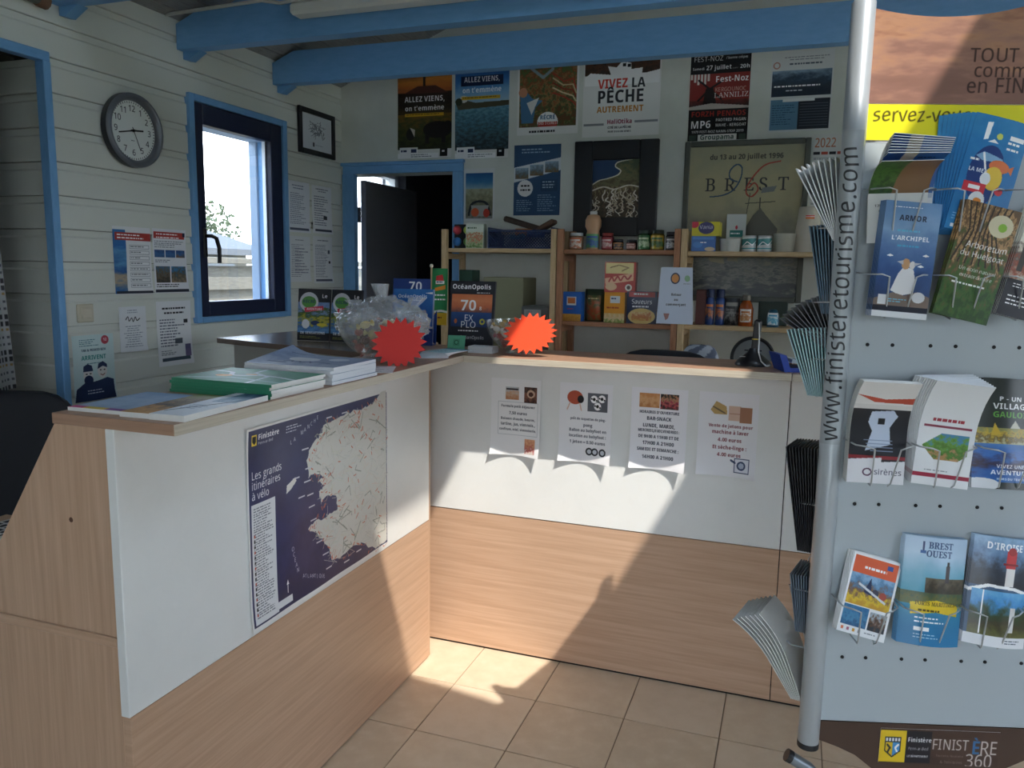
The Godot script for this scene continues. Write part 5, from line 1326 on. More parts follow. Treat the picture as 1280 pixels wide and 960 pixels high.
# ---------------------------------------------------------------- shelves
func build_shelves() -> void:
	for s in [["wooden_rack", "pale pine rack holding the blue crate beside door", -1.955, -1.285, pine, [1.665, 0.9, 0.35]], ["wooden_rack", "reddish pine rack with jars, biscuits and crisps", -1.247, -0.602, pine_dark, [1.662, 1.262, 0.85, 0.4]], ["wooden_rack", "pale pine rack in front of the regatta poster", -0.566, 0.20, pine, [1.657, 1.268, 0.85, 0.4]]]:
		var t := thing(s[0], s[1], "shelf", Vector3.ZERO, 0, "wooden racks along the back wall")
		var x0: float = s[2]
		var x1: float = s[3]
		for x in [x0, x1]:
			for z in [-4.285, -4.545]:
				part(t, "post", Geo.new().bar(Vector3(x - 0.016, 0, z - 0.018), Vector3(x + 0.016, 1.785, z + 0.018), 0.002, 1), s[4])
			for y in s[5]:
				part(t, "rung", Geo.new().bar(Vector3(x - 0.012, y - 0.05, -4.53), Vector3(x + 0.012, y - 0.018, -4.305), 0.001, 2), s[4])
		for y in s[5]:
			part(t, "shelf_board", Geo.new().bar(Vector3(x0 + 0.0165, y - 0.012, -4.56), Vector3(x1 - 0.0165, y + 0.012, -4.29), 0.002, 0), s[4])

func jar(called: String, label: String, cat: String, x: float, y: float, r: float, h: float, body: Color, lid: Color, art := "", z := -4.39, clear := false) -> Node3D:
	var t := thing(called, label, cat, Vector3(x, y, z), rng.randf_range(-14, 14))
	var hl := h * 0.18
	part(t, "body", Geo.new().lathe([Vector2(0, 0), Vector2(r * 0.92, 0), Vector2(r, r * 0.1), Vector2(r, h - hl - r * 0.2), Vector2(r * 0.86, h - hl), Vector2(0, h - hl)], 20), flat(body, 0.25))
	part(t, "lid", Geo.new().lathe([Vector2(0, h - hl), Vector2(r * 0.92, h - hl), Vector2(r * 0.94, h - hl + 0.003), Vector2(r * 0.92, h - 0.003), Vector2(r * 0.88, h), Vector2(0, h)], 20), flat(lid, 0.35, 0.2))
	if art:
		part(t, "label", Geo.new().sheet(func(u: float, v: float): return Vector3(sin((u - 0.5) * 2.2) * (r + 0.0012), lerpf(h - hl - r * 0.28, r * 0.2, v), cos((u - 0.5) * 2.2) * (r + 0.0012)), 10, 2, cells[art], 0.0004), gloss)
	return t

func carton_thing(called: String, label: String, cat: String, x: float, y: float, w: float, h: float, d: float, art: String, side: String, z := -4.31, turn := 0.0, group := "") -> Node3D:
	return single(called, label, cat, Geo.new().carton(w, h, d, cells[art], sw(side)), gloss, Vector3(x, y, z - d / 2), turn, group)

func build_shelf_goods() -> void:
	rng.seed = 77
	var y1 := 1.677
	# left rack, upper shelf
	var toy := thing("toy_pack", "blister card of red, lime, blue and green toy balls", "toy", Vector3(-1.862, y1, -4.34), 4)
	part(toy, "card", Geo.new().box(Vector3(0, 0.07, -0.012), Vector3(0.12, 0.14, 0.003)), flat(hexc("20242c"), 0.5))
	for q in [[-0.033, 0.105, "c0404a"], [0.033, 0.105, "9cb43c"], [-0.033, 0.038, "3c7cc0"], [0.033, 0.038, "5c8c3c"]]:
		var bm := SphereMesh.new()
		bm.radius = 0.026; bm.height = 0.052; bm.radial_segments = 16; bm.rings = 8
		part(toy, "ball", bm, flat(hexc(q[2]), 0.4), Vector3(q[0], q[1], 0.016))
	carton_thing("game_box", "white and green children's game box beside blue crate", "box", -1.775, y1, 0.108, 0.14, 0.05, "game_box", "b4c0a8", -4.30, 3)
	var cr := thing("plastic_crate", "dark blue mesh plastic crate on the upper shelf", "crate", Vector3(-1.50, y1, -4.43))
	var cm := flat(hexc("24365c"), 0.5)
	part(cr, "base", Geo.new().box(Vector3(0, 0.004, 0), Vector3(0.385, 0.008, 0.25), 0.002), cm)
	for s in [-1, 1]:
		part(cr, "rim", Geo.new().box(Vector3(0, 0.1, s * 0.122), Vector3(0.385, 0.012, 0.008), 0.002), cm)
		part(cr, "end", Geo.new().box(Vector3(s * 0.19, 0.062, 0), Vector3(0.008, 0.116, 0.25), 0.002), cm)
		var lat := Geo.new()
		for i in 22:
			var xx := -0.185 + i * 0.0176
			lat.tube([Vector3(xx, 0.006, s * 0.122), Vector3(clampf(xx + 0.09, -0.188, 0.188), 0.006 + 0.09 * (minf(1.0, (0.188 - xx) / 0.09)), s * 0.122)], 0.0022, 4)
			lat.tube([Vector3(xx, 0.006, s * 0.122), Vector3(clampf(xx - 0.09, -0.188, 0.188), 0.006 + 0.09 * (minf(1.0, (xx + 0.188) / 0.09)), s * 0.122)], 0.0022, 4)
		part(cr, "lattice", lat, cm)
	var sg := thing("leather_case", "brown V-shaped leather case lying on the blue crate", "case", Vector3(-1.46, y1 + 0.108, -4.40), 0)
	part(sg, "flap", Geo.new().box(Vector3(-0.06, 0.02, 0), Vector3(0.22, 0.032, 0.09), 0.008, 0, Transform3D(Basis(Vector3(0, 0, 1), -0.28), Vector3.ZERO)), flat(hexc("3a2c22"), 0.6))
	part(sg, "strap", Geo.new().box(Vector3(0.09, 0.012, 0.01), Vector3(0.12, 0.028, 0.08), 0.008, 0, Transform3D(Basis(Vector3(0, 0, 1), 0.5), Vector3(0.02, -0.03, 0))), flat(hexc("5a4234"), 0.6))
	for q in [[-1.58, 0.095, "c8b89c", -0.3], [-1.49, 0.095, "d88a34", 0.2], [-1.53, 0.07, "4c7a8c", -0.5], [-1.42, 0.08, "34507c", 0.6]]:
		single("beach_toy", {"c8b89c": "cream cylindrical toy in the blue crate", "d88a34": "orange toy disc in the blue crate", "4c7a8c": "teal stick in the blue crate", "34507c": "blue stick in the blue crate"}[q[2]], "toy", Geo.new().tube([Vector3(-0.05, 0, 0), Vector3(0.05, 0.0, 0)], 0.016 if q[2] != "d88a34" else 0.02, 10), flat(hexc(q[2]), 0.5), Vector3(q[0], y1 + q[1], -4.36), rad_to_deg(q[3]))
	# left rack, lower shelf
	var y0 := 0.912
	single("cardboard_carton", "olive cardboard carton stacked under the blue crate shelf", "box", Geo.new().box(Vector3(0, 0.30, 0), Vector3(0.25, 0.60, 0.24), 0.004), flat(hexc("8a8a6c"), 0.7), Vector3(-1.60, y0, -4.44))
	var dv := thing("electronic_device", "grey electronic device with a printed panel on lower shelf", "device", Vector3(-1.395, y0, -4.40))
	part(dv, "body", Geo.new().box(Vector3(0, 0.22, 0), Vector3(0.17, 0.44, 0.2), 0.008), flat(hexc("5f6360"), 0.5))
	part(dv, "panel", Geo.new().carton(0.1, 0.075, 0.004, cells["meter"], sw("c8ccc8"), Transform3D(Basis(), Vector3(-0.015, 0.345, 0.101))), paper)
	single("green_box", "small dark green box on pale pine rack", "box", Geo.new().box(Vector3(0, 0.32, 0), Vector3(0.085, 0.64, 0.12), 0.003), flat(hexc("2f5244"), 0.6), Vector3(-1.845, y0, -4.40))
	# middle rack, upper shelf
	y1 = 1.674
	jar("glass_jar", "jar of pale spread with white lid at left end", "jar", -1.185, y1, 0.040, 0.095, hexc("8a6a50"), hexc("d0d0cc"), "lab_rillette")
	var bt := thing("sauce_bottle", "tall beige squeeze bottle with white cap among jars", "bottle", Vector3(-1.09, y1, -4.39))
	part(bt, "body", Geo.new().lathe([Vector2(0, 0), Vector2(0.036, 0), Vector2(0.038, 0.01), Vector2(0.038, 0.09), Vector2(0.034, 0.105), Vector2(0.045, 0.13), Vector2(0.045, 0.165), Vector2(0.034, 0.19), Vector2(0.02, 0.196)], 20), flat(hexc("c49a74"), 0.4))
	part(bt, "cap", Geo.new().lathe([Vector2(0.02, 0.194), Vector2(0.021, 0.21), Vector2(0.018, 0.214), Vector2(0, 0.214)], 16), flat(hexc("dcdcd8"), 0.4))
	part(bt, "label", Geo.new().sheet(func(u: float, v: float): return Vector3(sin((u - 0.5) * 2.4) * 0.0392, lerpf(0.088, 0.012, v), cos((u - 0.5) * 2.4) * 0.0392), 10, 2, cells["lab_mayo"], 0.0004), gloss)
	jar("glass_jar", "red jam jar beside the beige squeeze bottle", "jar", -1.005, y1, 0.034, 0.094, hexc("7a2428"), hexc("9a3430"), "lab_jam")
	jar("glass_jar", "low dark coffee jar with orange label", "jar", -0.945, y1, 0.030, 0.06, hexc("1f2024"), hexc("26272c"), "lab_coffee")
	jar("glass_jar", "low dark chocolate spread jar with red label", "jar", -0.868, y1, 0.030, 0.058, hexc("2a2022"), hexc("2c2c30"), "lab_choco")
	jar("glass_jar", "tall green gherkin jar with dark lid", "jar", -0.80, y1, 0.034, 0.11, hexc("2c4a28"), hexc("23302a"), "lab_gherkin")
	jar("glass_jar", "wide jar with golden label and dark lid", "jar", -0.727, y1, 0.038, 0.11, hexc("7a6428"), hexc("26302a"), "lab_mustard")
	jar("glass_jar", "black jar with white oval label", "jar", -0.652, y1, 0.030, 0.1, hexc("1d1e22"), hexc("1a1b1f"), "lab_cocoa")
	# middle rack, lower shelf
	y0 = 1.2745
	carton_thing("biscuit_box", "blue salted cracker box at left of lower shelf", "box", -1.175, y0, 0.108, 0.165, 0.06, "cracker", "2c64b4", -4.30, -5)
	var po := single("crisp_bag", "dark green puffed crisp bag between biscuit boxes", "bag", Geo.new().sheet(func(u: float, v: float):
		var b := sin(u * PI) * sin(v * PI)
		return Vector3((u - 0.5) * 0.118, (1.0 - v) * 0.182, 0.035 * sqrt(maxf(b, 0.0))), 10, 12, cells["crisps"], 0.03, sw("33402c")), gloss, Vector3(-1.06, y0, -4.36), -8)
	carton_thing("biscuit_box", "orange hazelnut biscuit box under the red pancake box", "box", -0.935, y0, 0.115, 0.168, 0.12, "cookies", "c88424", -4.30, 0)
	carton_thing("pancake_box", "red and cream pancake box stacked on the orange box", "box", -0.915, y0 + 0.1682, 0.17, 0.165, 0.12, "pancakes", "8a2c24", -4.30, 6)
	for i in 3:
		single("pizza_pack", "dark pizza pack standing on lower shelf, one of three", "pack", Geo.new().sheet(func(u: float, v: float): return Vector3((u - 0.5) * 0.165, (1.0 - v) * 0.175, 0.006 * sin(u * PI) * sin(v * PI)), 6, 6, cells["pizza"], 0.018, sw("26304c")), gloss, Vector3(-0.785 + i * 0.017, y0, -4.31 - i * 0.035), 5, "pizza packs")
	single("laminated_sheet", "pale blue laminated notice leaning on the lower shelf", "notice", Geo.new().sheet(func(u: float, v: float): return Vector3((u - 0.5) * (0.165 + 0.03 * v), (1.0 - v) * 0.3, -0.002 * (1.0 - v)), 8, 8, cells["lamsheet"], 0.0008), gloss, Vector3(-0.597, 1.283, -4.258), 0)
	# right rack, upper shelf
	y1 = 1.6695
	carton_thing("tissue_box", "blue tissue box under yellow napkin pack", "box", -0.475, y1, 0.125, 0.079, 0.1, "tissues", "2c68b4", -4.31, 4)
	carton_thing("napkin_pack", "yellow and purple napkin pack on the blue tissue box", "pack", -0.462, y1 + 0.0792, 0.142, 0.074, 0.1, "napkins", "dcd02c", -4.31, -2)
	single("flour_bag", "white paper flour bag with teal band behind small tub", "bag", Geo.new().carton(0.1, 0.2, 0.055, cells["flour"], sw("c8ccc8"), Transform3D(Basis(), Vector3(0, 0, 0))), paper, Vector3(-0.32, y1, -4.46), 6)
	var tub := func(label: String, x: float, w: float, h: float, z: float, col: String):
		var t := thing("plastic_tub", label, "tub", Vector3(x, y1, z))
		part(t, "body", Geo.new().lathe([Vector2(0, 0), Vector2(w * 0.42, 0), Vector2(w * 0.44, 0.004), Vector2(w * 0.49, h * 0.92), Vector2(w * 0.5, h), Vector2(w * 0.46, h), Vector2(w * 0.42, 0.012), Vector2(0, 0.012)], 20), flat(hexc(col), 0.5))
	tub.call("small white tub in front of the flour bag", -0.338, 0.112, 0.066, -4.35, "c4c4bc")
	for q in [[-0.243, "teal and white tin nearest the small tub"], [-0.165, "teal and white tin beside the larger white tub"]]:
		var tn := thing("food_tin", q[1], "tin", Vector3(q[0], y1, -4.36))
		part(tn, "body", Geo.new().lathe([Vector2(0, 0), Vector2(0.036, 0), Vector2(0.037, 0.003), Vector2(0.036, 0.006), Vector2(0.036, 0.077), Vector2(0.037, 0.08), Vector2(0.035, 0.083), Vector2(0.034, 0.079), Vector2(0, 0.079)], 24), flat(hexc("b8bcbc"), 0.35, 0.5))
		part(tn, "label", Geo.new().sheet(func(u: float, v: float): return Vector3(sin((u - 0.5) * 3.0) * 0.0365, lerpf(0.075, 0.008, v), cos((u - 0.5) * 3.0) * 0.0365), 14, 1, cells["tin_wrap"], 0.0003), gloss)
	tub.call("larger off-white tub beside the paper roll", -0.067, 0.118, 0.094, -4.38, "bdb9a8")
	var rl := thing("kitchen_roll", "tall pale paper roll with orange mark near the tower", "roll", Vector3(0.045, y1, -4.40))
	part(rl, "paper", Geo.new().lathe([Vector2(0.018, 0), Vector2(0.072, 0), Vector2(0.072, 0.02), Vector2(0.05, 0.23), Vector2(0.018, 0.23)], 24), flat(hexc("cfc6b4"), 0.8))
	part(rl, "sticker", Geo.new().sheet(func(u: float, v: float): return Vector3(sin((u - 0.4) * 0.7) * 0.0622, 0.185 - 0.018 * v, cos((u - 0.4) * 0.7) * (0.0622)), 6, 1, cells["candy"], 0.0004), paper)
	# right rack, lower shelf
	y0 = 1.2805
	single("red_box", "dark red box behind the laminated notice", "box", Geo.new().box(Vector3(0, 0.093, 0), Vector3(0.055, 0.186, 0.1), 0.003), flat(hexc("5a2c28"), 0.5), Vector3(-0.472, y0, -4.40))
	for q in [[-0.425, "blue shampoo bottle next to the dark red box"], [-0.373, "blue shampoo bottle next to the black pack"]]:
		var sb := thing("shampoo_bottle", q[1], "bottle", Vector3(q[0], y0, -4.36))
		part(sb, "body", Geo.new().lathe([Vector2(0, 0), Vector2(0.023, 0), Vector2(0.024, 0.006), Vector2(0.024, 0.135), Vector2(0.018, 0.146)], 18), flat(hexc("24407c"), 0.3))
		part(sb, "cap", Geo.new().lathe([Vector2(0.018, 0.146), Vector2(0.022, 0.148), Vector2(0.022, 0.188), Vector2(0.019, 0.191), Vector2(0, 0.191)], 18), flat(hexc("1f2c50"), 0.35))
		part(sb, "label", Geo.new().sheet(func(u: float, v: float): return Vector3(sin((u - 0.5) * 2.2) * 0.0246, lerpf(0.125, 0.03, v), cos((u - 0.5) * 2.2) * 0.0246), 8, 1, cells["lab_blue"], 0.0003), gloss)
	single("dark_pack", "black coffee pack beside the amber bottle", "pack", Geo.new().sheet(func(u: float, v: float): return Vector3((u - 0.5) * 0.08, (1.0 - v) * 0.145, 0.02 * sqrt(maxf(0.0, sin(u * PI) * sin(clampf(v, 0.02, 0.98) * PI)))), 8, 8, cells["lab_dark"], 0.03, sw("202228")), gloss, Vector3(-0.313, y0, -4.38), 3)
	var hb := thing("syrup_bottle", "amber syrup bottle with grey cap and pale label", "bottle", Vector3(-0.238, y0, -4.36))
	part(hb, "body", Geo.new().lathe([Vector2(0, 0), Vector2(0.036, 0), Vector2(0.038, 0.006), Vector2(0.038, 0.09), Vector2(0.03, 0.115), Vector2(0.019, 0.135)], 20), flat(hexc("9a4a1c"), 0.2))
	part(hb, "cap", Geo.new().lathe([Vector2(0.019, 0.134), Vector2(0.021, 0.136), Vector2(0.021, 0.16), Vector2(0.018, 0.164), Vector2(0, 0.164)], 16), flat(hexc("7c766c"), 0.35, 0.3))
	part(hb, "label", Geo.new().sheet(func(u: float, v: float): return Vector3(sin((u - 0.5) * 1.6) * 0.0386, lerpf(0.09, 0.022, v), cos((u - 0.5) * 1.6) * 0.0386), 8, 1, cells["lab_honey"], 0.0003), gloss)
	single("dark_board", "dark green board standing behind the small soap bottle", "board", Geo.new().box(Vector3(0, 0.065, 0), Vector3(0.15, 0.13, 0.012), 0.003), flat(hexc("33403a"), 0.6), Vector3(-0.105, y0, -4.47))
	var so := thing("soap_bottle", "small teal soap bottle with white label near tower", "bottle", Vector3(-0.10, y0, -4.36))
	part(so, "body", Geo.new().lathe([Vector2(0, 0), Vector2(0.03, 0), Vector2(0.032, 0.01), Vector2(0.03, 0.06), Vector2(0.02, 0.088), Vector2(0.012, 0.092), Vector2(0, 0.092)], 18), flat(hexc("2c5c74"), 0.3))
	part(so, "label", Geo.new().sheet(func(u: float, v: float): return Vector3(sin((u - 0.5) * 1.8) * 0.0325, lerpf(0.075, 0.012, v) , cos((u - 0.5) * 1.8) * 0.0325), 8, 1, cells["lab_soap"], 0.0003), gloss)


# ---------------------------------------------------------------- things on the counter
const FLAT_UP := Basis(Vector3(1, 0, 0), Vector3(0, 0, -1), Vector3(0, 1, 0))   # a printed front laid face up

func booklet(w: float, d: float, t: float, art: String, edge: String, spine := "") -> ArrayMesh:
	return Geo.new().carton(w, d, t, cells[art], sw(edge), Transform3D(FLAT_UP, Vector3(0, t / 2, d / 2)), sw(spine) if spine else Vector2(-1, -1)).mesh()

# alike pieces of one pile; the foremost or topmost of them, where one can tell it, has a label of its own
func copies(called: String, label: String, cat: String, mesh: Mesh, m: Material, list: Array, group: String, special := -1, own := "") -> void:
	var first: MeshInstance3D = null
	for i in list.size():
		var o: MeshInstance3D
		if first == null:
			o = part(self, numbered(called), mesh, m)
			first = o
		else:
			o = first.duplicate()
			o.name = numbered(called)
			add_child(o)
		tag(o, own if i == special else label, cat, group)
		o.transform = list[i]

func build_counter_goods() -> void:
	rng.seed = 91
	var T0 := TOP_Y + 0.0003
	# magazines and flyers on the left worktop
	var list := []
	for i in 5:
		list.append(Transform3D(Basis(Vector3.UP, rng.randf_range(-0.02, 0.02)), Vector3(-1.303 + rng.randf_range(-0.004, 0.004), T0 + i * 0.0073, -1.655)))
	copies("green_magazine", "green tourist magazine under the topmost of its pile", "magazine", booklet(0.30, 0.225, 0.0071, "guide_green", "e8e8e4", "2f8262"), satin, list, "green magazines on the left worktop", 4, "topmost green tourist magazine on the left worktop")
	list = []
	for i in 5:
		list.append(Transform3D(Basis(Vector3.UP, rng.randf_range(-0.03, 0.03)), Vector3(-1.297 + rng.randf_range(-0.004, 0.004), T0 + i * 0.0095, -1.925)))
	var curl := Geo.new().sheet(func(u: float, v: float): return Vector3((u - 0.5) * 0.285, 0.0092 + 0.03 * pow(1.0 - u, 6) * (1.0 - v), (v - 0.5) * 0.235), 12, 6, cells["guide_blue"], 0.009, sw("dfe3e8")).mesh()
	copies("blue_magazine", "grey-blue brochure under the topmost of the curling pile", "magazine", curl, satin, list, "grey-blue brochures on the left worktop", 4, "topmost grey-blue brochure with curled corner on the worktop")
	for q in [["flyer_blue", "pale blue booklet at the very end of the worktop", -1.385, -1.365, 0.15, 0.23, 2.0, 0.008], ["flyer_brown", "brown booklet between pale blue and white booklets", -1.272, -1.365, 0.075, 0.25, 3.0, 0.011], ["flyer_white", "white booklet along the front edge of the worktop", -1.190, -1.385, 0.085, 0.29, 3.0, 0.013]]:
		single("booklet", q[1], "booklet", booklet(q[4], q[5], q[7], q[0], "e8e8e4"), satin, Vector3(q[2], T0, q[3]), q[6])
	single("loose_leaflet", "single white leaflet lying beyond the grey-blue brochures", "leaflet", booklet(0.13, 0.16, 0.0012, "leaf_plain", "ffffff"), paper, Vector3(-1.225, T0, -2.15), 24)
	# bowls
	var glass := StandardMaterial3D.new()
	glass.albedo_color = Color(0.80, 0.82, 0.80, 0.12)
	glass.transparency = BaseMaterial3D.TRANSPARENCY_ALPHA
	glass.roughness = 0.05
	var film := StandardMaterial3D.new()
	film.albedo_color = Color(0.86, 0.88, 0.9, 0.26)
	film.transparency = BaseMaterial3D.TRANSPARENCY_ALPHA
	film.roughness = 0.22
	for q in [["glass_bowl", "smoked glass bowl full of bagged sweets, with red star", Vector3(-1.345, T0, -2.425), 0.155, 0.135], ["glass_bowl", "glass bowl of wrapped sweets on the far counter", Vector3(-0.99, T0, -2.865), 0.132, 0.125]]:
		var t := thing(q[0], q[1], "bowl", q[2])
		var r: float = q[3]
		var h: float = q[4]
		var outer := []
		for i in 13:
			var a := i / 12.0 * PI * 0.5
			outer.append(Vector2(maxf(r * sin(a), r * 0.42) if i > 0 else 0.0, h * (1.0 - cos(a))))
		outer[1] = Vector2(r * 0.42, 0.0)
		var inner := []
		for i in range(12, -1, -1):
			inner.append(Vector2(maxf(0.0, outer[i].x - 0.005), outer[i].y + (0.006 if i < 4 else 0.0)))
		part(t, "shell", Geo.new().lathe(outer + inner, 32), glass)
	# sweets
	var cm := Geo.new()
	cm.lathe([Vector2(0, -0.013), Vector2(0.008, -0.011), Vector2(0.0105, -0.004), Vector2(0.0105, 0.004), Vector2(0.008, 0.011), Vector2(0, 0.013)], 10)
	for s in [-1.0, 1.0]:
		cm.lathe([Vector2(0.0015, s * 0.012), Vector2(0.004, s * 0.017), Vector2(0.009, s * 0.024)], 8)
	var candy := cm.mesh()
	var taken := []
	var wraps := [["a82c30", "red wrapped sweet in the far glass bowl"], ["c8a050", "golden wrapped sweet in the far glass bowl"], ["d0482c", "orange wrapped sweet in the far glass bowl"], ["d8d0c4", "white wrapped sweet in the far glass bowl"]]
	for k in 4:
		list = []
		for i in 60:
			if list.size() > 14:
				break
			var a := rng.randf() * TAU
			var y := rng.randf_range(0.022, 0.105)
			var rr := sqrt(rng.randf()) * 0.105 * sqrt(clampf(1.0 - pow(1.0 - y / 0.125, 2.0), 0.15, 1.0))
			var spot := Vector3(-0.99 + cos(a) * rr, T0 + y, -2.865 + sin(a) * rr)
			var free := true
			for o in taken:
				free = free and o.distance_to(spot) > 0.027
			if not free:
				continue
			taken.append(spot)
			list.append(Transform3D(Basis.from_euler(Vector3(rng.randf() * TAU, rng.randf() * TAU, rng.randf() * TAU)), spot))
		copies("wrapped_sweet", wraps[k][1], "sweet", candy, flat(hexc(wraps[k][0]), 0.3), list, wraps[k][1].get_slice(" in", 0) + "s")
	var wr2 := [["b87068", "pink sweet inside the smoked glass bowl"], ["d8c890", "pale yellow sweet inside the smoked glass bowl"], ["5a3c34", "dark sweet inside the smoked glass bowl"]]
	for k in 3:
		list = []
		for i in 60:
			if list.size() > 10:
				break
			var a := rng.randf() * TAU
			var y := rng.randf_range(0.03, 0.13)
			var rr := sqrt(rng.randf()) * 0.115 * sqrt(clampf(1.0 - pow(1.0 - y / 0.135, 2.0), 0.15, 1.0))
			var spot := Vector3(-1.345 + cos(a) * rr, T0 + y, -2.425 + sin(a) * rr)
			var free := true
			for o in taken:
				free = free and o.distance_to(spot) > 0.027
			if not free:
				continue
			taken.append(spot)
			list.append(Transform3D(Basis.from_euler(Vector3(rng.randf() * TAU, rng.randf() * TAU, rng.randf() * TAU)).scaled(Vector3.ONE * 1.25), spot))
		copies("bagged_sweet", wr2[k][1], "sweet", candy, flat(hexc(wr2[k][0]), 0.35), list, wr2[k][1].get_slice(" inside", 0) + "s")
	# crumpled clear bags bulging out of the left bowl, each with a knotted tuft
	var nz := FastNoiseLite.new()
	nz.frequency = 2.4
	nz.fractal_octaves = 3
	for q in [["largest crumpled clear bag rising from the left bowl", Vector3(-1.345, T0 + 0.145, -2.43), Vector3(0.105, 0.06, 0.09), 0.062, -0.01, 1], ["small crumpled clear bag at left rim of the bowl", Vector3(-1.425, T0 + 0.125, -2.40), Vector3(0.065, 0.055, 0.07), 0.03, -0.02, 2], ["small crumpled clear bag at right rim of the bowl", Vector3(-1.255, T0 + 0.125, -2.46), Vector3(0.06, 0.05, 0.07), 0.045, 0.03, 3]]:
		var t := thing("plastic_bag", q[0], "bag", q[1])
		var rad: Vector3 = q[2]
		nz.seed = q[5]
		var skin := Geo.new().sheet(func(u: float, v: float):
			var d := Vector3(sin(v * PI) * sin(u * TAU), cos(v * PI), sin(v * PI) * cos(u * TAU))
			var s := 1.0 + 0.55 * absf(nz.get_noise_3dv(d * 1.3)) + 0.18 * nz.get_noise_3dv(d * 4.0)
			return d * rad * s, 40, 26, Rect2(0, 0, 0.001, 0.001), 0.0)
		part(t, "film", skin, film)
		part(t, "tuft", Geo.new().sheet(func(u: float, v: float):
			var w := lerpf(0.012, 0.026, 1.0 - v)
			return Vector3(sin(u * TAU) * w * (1.0 + 0.35 * sin(u * TAU * 5.0)) + q[4] * (1.0 - v), rad.y * 0.9 + (1.0 - v) * q[3], cos(u * TAU) * w * (1.0 + 0.35 * sin(u * TAU * 4.0 + 1.0))), 30, 6, Rect2(0, 0, 0.001, 0.001), 0.0), film)
	# star tags
	for q in [["price_star", "red zigzag-edged star tag leaning on the left bowl", Vector3(-1.208, 1.310, -2.29), "e02c24", 0.092, 0.086, 24.0, 19], ["price_star", "orange-red zigzag-edged star tag on the far bowl", Vector3(-0.905, 1.324, -2.735), "ff4a1c", 0.102, 0.078, 10.0, 21]]:
		var pts := PackedVector2Array()
		for p in star_points(0, 0, 0.77, 1.0, q[7]):
			pts.append(p * Vector2(q[4], q[5]))
		var o := single(q[0], q[1], "tag", Geo.new().extrude(pts, 0.0015), flat(hexc(q[3]), 0.5), q[2], 0)
		o.rotation_degrees = Vector3(-14, q[6], q[6] * 0.9)
	# standing leaflets
	for q in [["fun_park", "standing leaflet with round logo, left one of the pair", -1.947, -2.905, 0.152, 0.222, 4.0], ["fun_park", "standing leaflet with round logo, right of pair behind bowl", -1.785, -2.90, 0.152, 0.222, -4.0]]:
		var o := single("standing_leaflet", q[1], "leaflet", Geo.new().carton(q[4], q[5], 0.012, cells[q[0]], sw("202228")), gloss, Vector3(q[2], T0, q[3]), q[6])
		o.rotation_degrees.x = -6
	var oc := thing("leaflet_display", "royal blue cardboard leaflet display behind the left bowl", "display", Vector3(-1.50, T0, -2.955), 6)
	part(oc, "back", Geo.new().carton(0.20, 0.275, 0.006, cells["ocean_blue"], sw("1f3f88"), Transform3D(Basis(Vector3(1, 0, 0), -0.12), Vector3(0, 0, -0.02))), gloss)
	part(oc, "tray", Geo.new().box(Vector3(0, 0.035, 0.022), Vector3(0.20, 0.07, 0.004)).box(Vector3(0, 0.003, 0.0), Vector3(0.2, 0.005, 0.045)), flat(hexc("1f3f88"), 0.4))
	list = []
	for i in 3:
		list.append(Transform3D(Basis(Vector3.UP, deg_to_rad(6)) * Basis(Vector3(1, 0, 0), -0.12), Vector3(-1.495, T0 + 0.007, -2.945 - i * 0.006)))
	copies("ocean_leaflet", "bright blue leaflet with wave rings in royal blue display", "leaflet", Geo.new().carton(0.175, 0.225, 0.003, cells["ocean_leaf"], sw("dfe3e8")).mesh(), gloss, list, "leaflets in the royal blue display")
	var ob := single("standing_leaflet", "black leaflet with orange picture standing by far bowl", "leaflet", Geo.new().carton(0.195, 0.27, 0.014, cells["ocean_black"], sw("23252f")), gloss, Vector3(-1.247, T0, -2.985), 4)
	ob.rotation_degrees.x = -8
	var fg := thing("table_flag", "small green and yellow pennant on a wooden stick", "flag", Vector3(-1.43, T0, -3.0))
	part(fg, "stick", Geo.new().tube([Vector3(0, 0.01, 0), Vector3(0, 0.325, 0)], 0.004, 8), pine)
	var knob := SphereMesh.new()
	knob.radius = 0.008; knob.height = 0.016; knob.radial_segments = 12; knob.rings = 6
	part(fg, "knob", knob, flat(hexc("e0d4bc"), 0.4), Vector3(0, 0.328, 0))
	part(fg, "cloth", Geo.new().sheet(func(u: float, v: float): return Vector3(0.004 + u * 0.068, 0.318 - v * 0.235, 0.006 * sin(u * 5.0 + v * 2.0)), 8, 8, cells["pennant"], 0.0008), paper)
	part(fg, "foot", Geo.new().lathe([Vector2(0, 0), Vector2(0.028, 0), Vector2(0.028, 0.008), Vector2(0.008, 0.014), Vector2(0, 0.014)], 20), pine)
	var gc := single("green_card", "small mint green card standing before the black leaflet", "card", Geo.new().carton(0.07, 0.058, 0.002, cells["green_card"], sw("66b893")), paper, Vector3(-1.247, T0, -2.84), 8)
	gc.rotation_degrees.x = -14
	list = []
	for i in 6:
		list.append(Transform3D(Basis(Vector3.UP, rng.randf_range(-0.06, 0.06)), Vector3(-1.115, T0 + i * 0.0042, -2.80)))
	copies("visiting_card", "white card in the small pile by far bowl", "card", booklet(0.1, 0.065, 0.004, "leaf_plain", "cfd4d8"), paper, list, "white cards beside the far bowl")
	list = []
	for i in 7:
		list.append(Transform3D(Basis(Vector3.UP, 0.5 - i * 0.12), Vector3(-1.235 + i * 0.007, T0 + i * 0.0026, -2.60 - i * 0.006)))
	copies("teal_leaflet", "pale teal leaflet fanned out beneath the red star", "leaflet", booklet(0.105, 0.16, 0.0025, "leaf_teal", "dfe3e8"), paper, list, "teal leaflets by the counter corner")
	# black stand, blue folder
	var hs := thing("phone_stand", "black upright handset stand with thin white cord", "phone", Vector3(-0.122, T0, -2.86))
	var bk := flat(hexc("17181c"), 0.35)
